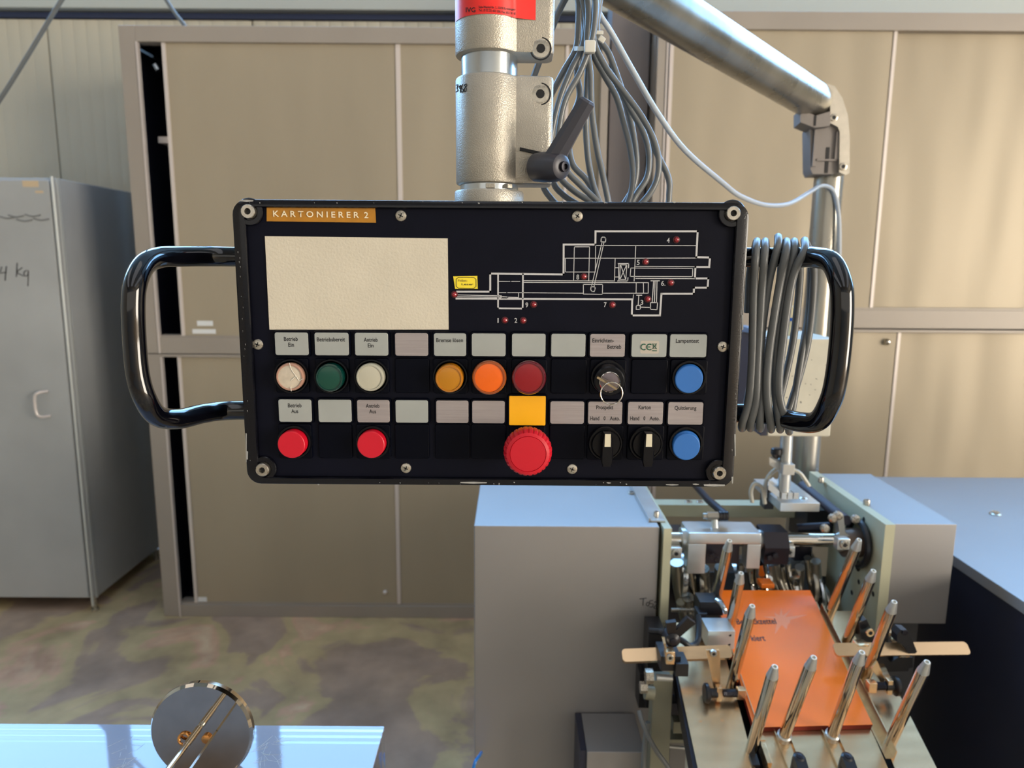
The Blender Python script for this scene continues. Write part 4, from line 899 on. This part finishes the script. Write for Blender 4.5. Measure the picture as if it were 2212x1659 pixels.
            b = B(); b.loft([[Vector((bc.x + (cxk - bc.x) * t + u * s1, PLY - hh, bc.z + ((z - (top.z + bot.z) / 2) * s2) + ((top.z + bot.z) / 2 - bc.z) * t)) for u, z in A] for s1, s2, hh, t in ((1.05, .82, .008, 0), (1.05, .92, .012, .45), (1, 1, .019, 1), (.85, .97, .0205, 1))])
            b.build('rotary_handle', ringm, mo, sharp=.3)
            b = B(); m_ = [Vector((cxk + u, PLY - .0209, z)) for u, z in ((-.0024, top.z - .0005), (.0024, top.z - .0005), (.0026, top.z - .0115), (-.0026, top.z - .0115))]
            b.hexa([p + Vector((0, .0022, 0)) for p in m_], m_); b.build('pointer_mark', mat('ivory mark', (214, 206, 180), .5), mo)
        elif kind == 'key':
            L([(.0152, mh - .0005), (.0152, mh + .002), (.0145, mh + .0035), (.0140, mh + .0035)], 'button_collar', ringm)
            c = disc(bx, by, .013); c.y = PLY
            b = B(); b.loft([[bc.lerp(c, t) + FW * hh + (X * math.cos(a) + Z * math.sin(a)) * r_ for a in ang(40)] for r_, hh, t in ((.0138, mh, 0), (.0134, .008, .4), (.0128, .0120, .8), (.0118, .0128, .9), (.0095, .0128, 1))]); b.build('lock_barrel', ringm, mo)
            L([(.0088, .012), (.0088, .0142), (.0083, .0146), (.0080, .0142), (.0080, .0136)], 'lock_ring', chrome, mo, c)
            L([(.0080, .0130), (.0080, .0138), (.0076, .0139)], 'lock_face', mat('lock face', (120, 112, 118), .3, .8), mo, c)
            KEYC = c + FW * .0138
# sticker on name plate 10: CE mark and bin symbol
hold10 = bpy.data.objects['label_holder.009'] if 'label_holder.009' in bpy.data.objects else CP
def Pn(x, y, h=.0034): return P(x, y, h)
f = rr3(1384, 736, 1423, 764, .0034, .0012); B().loft([f(0, .0033), f(0, .0034)]).build('mark_sticker', mat('clear sticker', (186, 178, 166), .2), hold10)
b = B()
def arc(cx, cy, r, a0, a1, n=10): return [Pn(cx + r * math.cos(math.radians(a0 + (a1 - a0) * i / n)), cy - r * math.sin(math.radians(a0 + (a1 - a0) * i / n)), .0036) for i in range(n + 1)]
b.tube(arc(1391, 749.5, 6.2, 55, 305), .00045, 5, smooth=False); b.tube(arc(1403.5, 749.5, 6.2, 55, 305), .00045, 5, smooth=False); b.tube([Pn(1398, 749.5, .0036), Pn(1405, 749.5, .0036)], .00045, 5, smooth=False); b.build('ce_mark', inkgrn, hold10)
b = B()
for s_ in ([(1410, 743), (1418, 743)], [(1410.5, 744), (1411.8, 753), (1416.2, 753), (1417.5, 744)], [(1409, 742), (1419, 754)], [(1419, 742), (1409, 754)]): b.tube([Pn(x, y, .0036) for x, y in s_], .00022, 4, smooth=False)
b.tube([Pn(1409, 757.6, .0036), Pn(1419, 757.8, .0036)], .0004, 5, smooth=False); b.build('bin_symbol', inkgrn, hold10)
# key with ring
ky = thing('key', 'flat metal key with a round split ring in the lock of the control panel', 'key', KEYC)
k0, k1 = PY(1290, 815, PLY - .030), PY(1332, 841, PLY - .030)
u = (k1 - k0).normalized(); n = u.cross(Vector((0, 1, 0))).normalized(); cen = KEYC
A = k0.lerp(k1, .5)
b = B(); q = [cen - u * .0030 + n * .0008, cen + u * .0030 + n * .0008, cen + u * .0035 + n * .0008 + FW * .006, k1 + n * .0008 + Vector((0, .006, 0)), k1 + n * .0008, k0 + n * .0008, k0 + n * .0008 + Vector((0, .006, 0)), cen - u * .0035 + n * .0008 + FW * .006]
b.hexa(q, [p - n * .0016 for p in q]); b.build('key_blade', mat('key metal', (190, 172, 140), .25, .9), ky)
rc = PY(1321, 850, PLY - .034); b = B(); b.torus(rc, Vector((.1, -1, .05)), .0091, .0005, 48, 8); b.torus(rc + Vector((0, .0009, 0)), Vector((.1, -1, .05)), .0091, .0005, 48, 8); b.build('split_ring', chrome, ky)
# handles
def handle(pts, nm='handle'):
    o = B().tube(pts, .0088, 24, sub=10).build(nm, handleblk, CP); return o
handle([Vector((PW0 + .003, D + .050, PY(500, 555, D + .05).z)), PY(470, 554, D + .048), PY(395, 554, D + .028), PY(345, 556, D + .008), PY(312, 572, D - .012), PY(293, 612, D - .030), PY(288, 660, D - .034), PY(291, 740, D - .034), PY(298, 810, D - .034), PY(313, 860, D - .032), PY(340, 898, D - .018), PY(385, 905, D + .0), PY(440, 893, D + .025), PY(490, 887, D + .044), Vector((PW0 + .003, D + .050, PY(520, 886, D + .05).z))])
handle([Vector((PW1 - .003, D + .050, PY(1612, 556, D + .05).z)), PY(1650, 556, D + .048), PY(1715, 556, D + .028), PY(1762, 556, D + .008), PY(1797, 568, D - .012), PY(1816, 612, D - .030), PY(1820, 660, D - .034), PY(1816, 740, D - .034), PY(1806, 820, D - .034), PY(1793, 868, D - .032), PY(1768, 908, D - .018), PY(1730, 912, D + .0), PY(1680, 900, D + .025), PY(1630, 893, D + .044), Vector((PW1 - .003, D + .050, PY(1600, 892, D + .05).z))])
for (x, z0_) in ((PW0, PY(500, 555, D + .05).z), (PW0, PY(520, 886, D + .05).z), (PW1, PY(1612, 556, D + .05).z), (PW1, PY(1600, 892, D + .05).z)):
    B().lathe((x + (.0008 if x < 0 else -.0008), D + .050, z0_), X * (-1 if x < 0 else 1), [(.0105, 0), (.0105, .003), (.0095, .004)], 24).build('handle_flange', blackcoat, CP)
# worn paint
b = B()
def flake(x0, y0, x1, y1, y=D):
    q = [PY(x0, y0, y), PY((x0 + x1) / 2, y0 - .4, y), PY(x1, y0 + .6, y), PY(x1 - .5, y1, y), PY((x0 + x1) / 2, y1 + .8, y), PY(x0 + 1, y1 - .2, y)]
    b.hexa([p + Vector((0, .0003, 0)) for p in q], [p - Vector((0, .0001, 0)) for p in q])
for f_ in ((518, 431.8, 547, 435), (1438, 1046, 1466, 1048), (1496, 1045, 1510, 1047), (1520, 1046, 1566, 1050), (1580, 1030, 1584, 1044), (530.5, 936, 533, 998), (532, 975, 536, 992), (994, 1041, 1052, 1044), (1602, 680, 1606, 712), (1586, 938, 1589.5, 985),
           (1453, 435, 1460, 438), (1310, 1042, 1320, 1044)): flake(*f_)
for i in range(64):
    t = random.random(); s = random.choice('tblr')
    if s == 't': x, y = 520 + t * 1080, 436 + random.uniform(-1.5, 2.5)
    elif s == 'b': x, y = 555 + t * 1010, 1043 + random.uniform(-2, 3)
    elif s == 'l': y = 460 + t * 540; x = 508 + (y - 432) * .060 + random.uniform(-2, 3)
    else: y = 460 + t * 540; x = 1610 - (y - 432) * .050 + random.uniform(-3, 2)
    w_ = random.uniform(.4, 2.2); flake(x, y, x + w_ * (2 if s in 'tb' else .7), y + w_ * (.7 if s in 'tb' else 1.8) + .6)
b.build('paint_chips', chip, CP, kind='stuff')

# ------------------------------------------------------------------ cable wound on the right handle
def z7(x, y, d): return PY(1560 + x * .3617, 450 + y * .3617, D + d)
F_, K_ = .012, .062
loopsF = [[(205, 215), (187, 500), (178, 900), (158, 1150), (118, 1300)], [(258, 215), (236, 500), (212, 900), (200, 1150), (168, 1300)], [(335, 190), (278, 450), (232, 800), (232, 1100), (225, 1300)], [(385, 215), (335, 500), (282, 850), (268, 1100), (290, 1305)],
          [(432, 215), (378, 480), (325, 800), (318, 1100), (345, 1305)], [(495, 210), (420, 420), (362, 800), (340, 1100), (395, 1315)]]
pts = [z7(150, 620, .085), z7(165, 380, .075)]
for i, Lp in enumerate(loopsF):
    x, y = Lp[0]; pts.append(z7(x, y - 12, .045))
    pts += [z7(a, c, F_ + (.006 if i in (2, 4) else 0)) for a, c in Lp[:1] and [(x - 4, y + 45)] + Lp[1:-1]]
    x, y = Lp[-1]; pts.append(z7(x, y - 10, F_ + .004)); pts.append(z7(x + 6, y + 8, .045))
    if i < len(loopsF) - 1:
        nx = loopsF[i + 1][0][0]; ex = [0, 8, 16, 60, 110, 130][i]
        pts += [z7(x + 22 + ex * .3, 1200, K_), z7((x + nx) / 2 + 25 + ex * .6, 800, K_ + .006), z7(nx + 12 + ex * .35, 380, K_), ]
pts += [z7(420, 1200, K_), z7(470, 900, K_ + .005), z7(520, 600, K_ + .01), z7(535, 300, K_)]
b = B(); b.tube(pts, .0034, 12, sub=6); HC = b.build('wound_cable', cable_d); tag(HC, 'grey cable wound in six turns around the right handle of the control panel', 'cable')

# ------------------------------------------------------------------ cable bundle beside the clamp
def zb1(x, y, d): return PY(1130 + x * .2652, y * .2652, d)
CBn = thing('cable_bundle', 'bundle of looped grey cables tied with white cable ties beside the clamps', 'cables', zb1(550, 400, .80))
paths = [
 ([(440, -150), (452, 30), (450, 200), (430, 400), (330, 580), (215, 800), (150, 950), (60, 1120)], .80),
 ([(455, -150), (490, 20), (515, 180), (480, 390), (390, 570), (300, 800), (240, 1050), (228, 1230), (290, 1430), (420, 1560), (600, 1680)], .79),
 ([(560, -150), (590, 30), (575, 250), (540, 400), (460, 600), (350, 800), (300, 1000), (290, 1180), (350, 1380), (480, 1520), (650, 1690)], .775),
 ([(600, -150), (580, 100), (560, 330), (535, 480), (520, 700), (510, 1000), (530, 1300), (575, 1520), (640, 1700)], .80),
 ([(510, -150), (530, 100), (520, 380), (548, 600), (560, 900), (600, 1200), (650, 1430), (700, 1690)], .785),
 ([(620, -150), (590, 120), (575, 330), (680, 560), (830, 760), (960, 940), (1060, 1130), (1105, 1320), (1075, 1500), (960, 1660)], .785),
 ([(500, -150), (520, 150), (570, 430), (660, 610), (760, 790), (820, 1000), (870, 1200), (895, 1400), (880, 1560), (830, 1690)], .80),
 ([(640, -150), (600, 250), (700, 440), (780, 660), (850, 880), (900, 1100), (925, 1330), (900, 1520), (800, 1690)], .83),
 ([(480, -150), (520, 200), (600, 450), (740, 640), (870, 880), (980, 1080), (1025, 1260), (1010, 1440), (930, 1570), (860, 1680)], .81),
 ([(470, -150), (500, 250), (440, 560), (460, 780), (400, 960), (370, 1100), (400, 1330), (520, 1470), (620, 1650)], .82),
 ([(700, 620), (860, 860), (1000, 1080), (1110, 1290), (1180, 1440), (1190, 1560), (1150, 1700)], .84),
 ([(240, 1250), (160, 1480), (230, 1620), (330, 1700)], .81), ([(330, 1330), (250, 1480), (330, 1590), (480, 1690)], .80)]
for k, (pth, d) in enumerate(paths):
    P3 = [zb1(x, y, d) for x, y in pth]
    if pth[0][1] < 0: P3 = [zb1(pth[0][0] * .4 + 330, -420, d)] + P3
    if pth[-1][1] > 1600: P3 += [zb1((pth[-1][0] + 640) / 2, 1765, d + .004), zb1(620 + 9 * k, 1800, d + .012)]
    # run on below, behind the panel
    B().tube(P3, .0033 * d / .79, 12, sub=6).build('cable_loop', cable_m, CBn)
tp = zb1(500, 392, .775)
b = B(); b.loft([[zb1(415 + 140 * .5 + 72 * math.cos(a), 395 + v, .79 - .018 * math.sin(a)) for a in ang(28)] for v in (-18, 18)] , False, False); tb = b.build('cable_tie', tiew, CBn)
B().obox(zb1(543, 383, .768), (.0115, .008, .0125), None, .002).build('tie_head', tiew, tb)
b = B(); b.obox(zb1(607, 285, .80), (.010, .018, .004), None, .001); b.obox(zb1(640, 322, .79), (.007, .004, .006), Matrix.Rotation(.6, 3, 'Y'), .001); b.build('cable_tie', tiew, CBn)
# cable running left behind the clamp from the arm
tag(B().tube([zb1(430, -150, .82), zb1(350, -20, .82), zb1(280, 120, .82), zb1(200, 330, .82), zb1(110, 560, .82), zb1(40, 760, .82), zb1(-60, 1000, .82)], .0036).build('cable', cable_m), 'dark grey cable slanting down behind the two clamps', 'cable')
# long thin cable to the pole
tag(B().tube([zb1(560, -100, .85), zb1(615, 100, .86), zb1(720, 270, .87), zb1(900, 590, .90), zb1(1100, 930, .94), zb1(1320, 1225, .98), PY(1560, 394, 1.12), PY(1600, 424, 1.22), PY(1655, 443, 1.38), PY(1705, 440, 1.52), PY(1748, 416, 1.63), PY(1775, 401, 1.69), PY(1798, 410, 1.715), PY(1808, 440, 1.72), PY(1813, 500, 1.72), PY(1811, 620, 1.72), PY(1805, 800, 1.72)], .0031, 12, r_end=.0052).build('signal_cable', cablel),
    'pale grey cable sagging in a long curve from the bundle to the pole', 'cable')

# ================================================================== COVER WITH DISC, BOTTOM LEFT
HZ = 1.0; RX = -.151
HD = thing('acrylic_cover', 'clear acrylic machine cover reflecting blue sky in the bottom left corner', 'cover', (-.55, .6, .86))
ac = acrylic('clear acrylic', (.92, .97, 1, 1), (.32, .29, .30, 1), .12); ac2 = acrylic('scratched acrylic top', (.8, .85, .9, 1), (.42, .40, .44, 1), .6)
B().box((-1.2, .42, HZ - .004), (RX, .780, HZ), .0008).build('top_sheet', ac2, HD)
B().box((RX - .004, .42, HZ - .15), (RX, .780, HZ - .0045)).build('side_sheet', ac, HD)
B().box((-1.2, .776, HZ - .15), (RX - .0045, .780, HZ - .0045)).build('back_sheet', ac, HD)
sl = [PZ(325, 1578, HZ + .0006), PZ(332, 1582, HZ + .0006), PZ(540, 1582, HZ + .0006), PZ(545, 1578, HZ + .0006)]
B().hexa([p - Vector((0, 0, .001)) for p in sl], sl).build('slot_edge', mat('slot brown', (96, 82, 70), .5), HD)
b = B()
rs = random.Random(5)
for i in range(46):
    cx_ = rs.choice((275, 580)) + rs.uniform(-26, 30); cy_ = rs.uniform(1590, 1659); p = PZ(cx_, cy_, HZ + .0001); a = rs.uniform(0, 3.1); L_ = rs.uniform(.003, .010)
    d_ = Vector((math.cos(a), math.sin(a), 0)) * L_; b.tube([p - d_, p + d_], .00012, 3, smooth=False)
b.build('scratches', tiew, HD, kind='stuff')
MB2 = thing('conveyor_bed', 'dark steel conveyor bed standing under the clear acrylic cover', 'machine', (-.6, .6, 0))
B().box((-1.2, .40, .78), (-.20, .76, .85), .002).build('bed', mat('bed steel', (86, 76, 78), .4, .5), MB2)
B().box((-1.1, .44, 0), (-.30, .72, .7795)).build('stand', navym, MB2)
dc = PY(433, 1584, .705); dn = (EYEV - dc).normalized(); dn = (dn + Vector((0, -.12, .30))).normalized(); DR = 91 / FPX * (dc - EYEV).length
DS = thing('disc_mirror', 'polished round steel disc with two screws on the clear acrylic cover', 'disc', dc)
dn2 = Vector((.0, -.99, .06)).normalized()
B().lathe(dc, dn2, [(DR * 1.0, -.010), (DR * 1.02, -.009), (DR * 1.02, -.0035), (DR * .975, 0), (DR * .5, .0), (.001, 0)], 72, True, True).build('disc', mat('polished disc', (190, 176, 156), .06, 1, var=.06, vscale=40), DS)
def on_disc(x, y, h=.0): r = ray(x, y); o = dc + dn2 * h; return EYEV + r * ((o - EYEV).dot(dn2) / r.dot(dn2))
B().torus(on_disc(397, 1596, .003), dn2 + Vector((0, .2, .3)), .0055, .0016, 24).build('brass_washer', brass, DS)
B().lathe(on_disc(447, 1594, .0), dn2, [(.005, 0), (.005, .003), (.003, .004)], 20).build('screw', brass, DS)
hand([[(386, 1533), (384, 1536), (387, 1537), (385, 1540)], [(380, 1541), (379, 1546)], [(375, 1547), (374, 1552), (371, 1549)]], .70, tiew, DS, .6) if False else None
r0 = on_disc(433, 1569, 0); r1_ = r0 + dn2 * .034; r2_ = r0 + dn2 * .12
RDm = thing('spindle', 'thin chrome spindle with a sleeve sticking out of the round steel disc', 'spindle', r1_)
B().cone(r0 + dn2 * .004, r1_, .0036, seg=20).build('sleeve', chrome, RDm); B().cone(r1_, r2_, .0031, seg=20).build('rod', chrome, RDm)
B().cone(r0, r0 + dn2 * .004, .0031, .0036).build('rod_end', sleevem, RDm)
g0 = on_disc(468, 1579, .0005); up = Vector((.55, 0, .83)); sd = Vector((.83, 0, -.55))
gp = thing('guide_strip', 'narrow steel strip beside the chrome spindle in the bottom left corner', 'strip', g0)
q = [g0 - sd * .0011, g0 + sd * .0011, g0 + sd * .0011 - up * .007, g0 - sd * .0011 - up * .007]
B().hexa(q, [p + dn2 * .12 for p in q]).build('strip', chrome, gp)
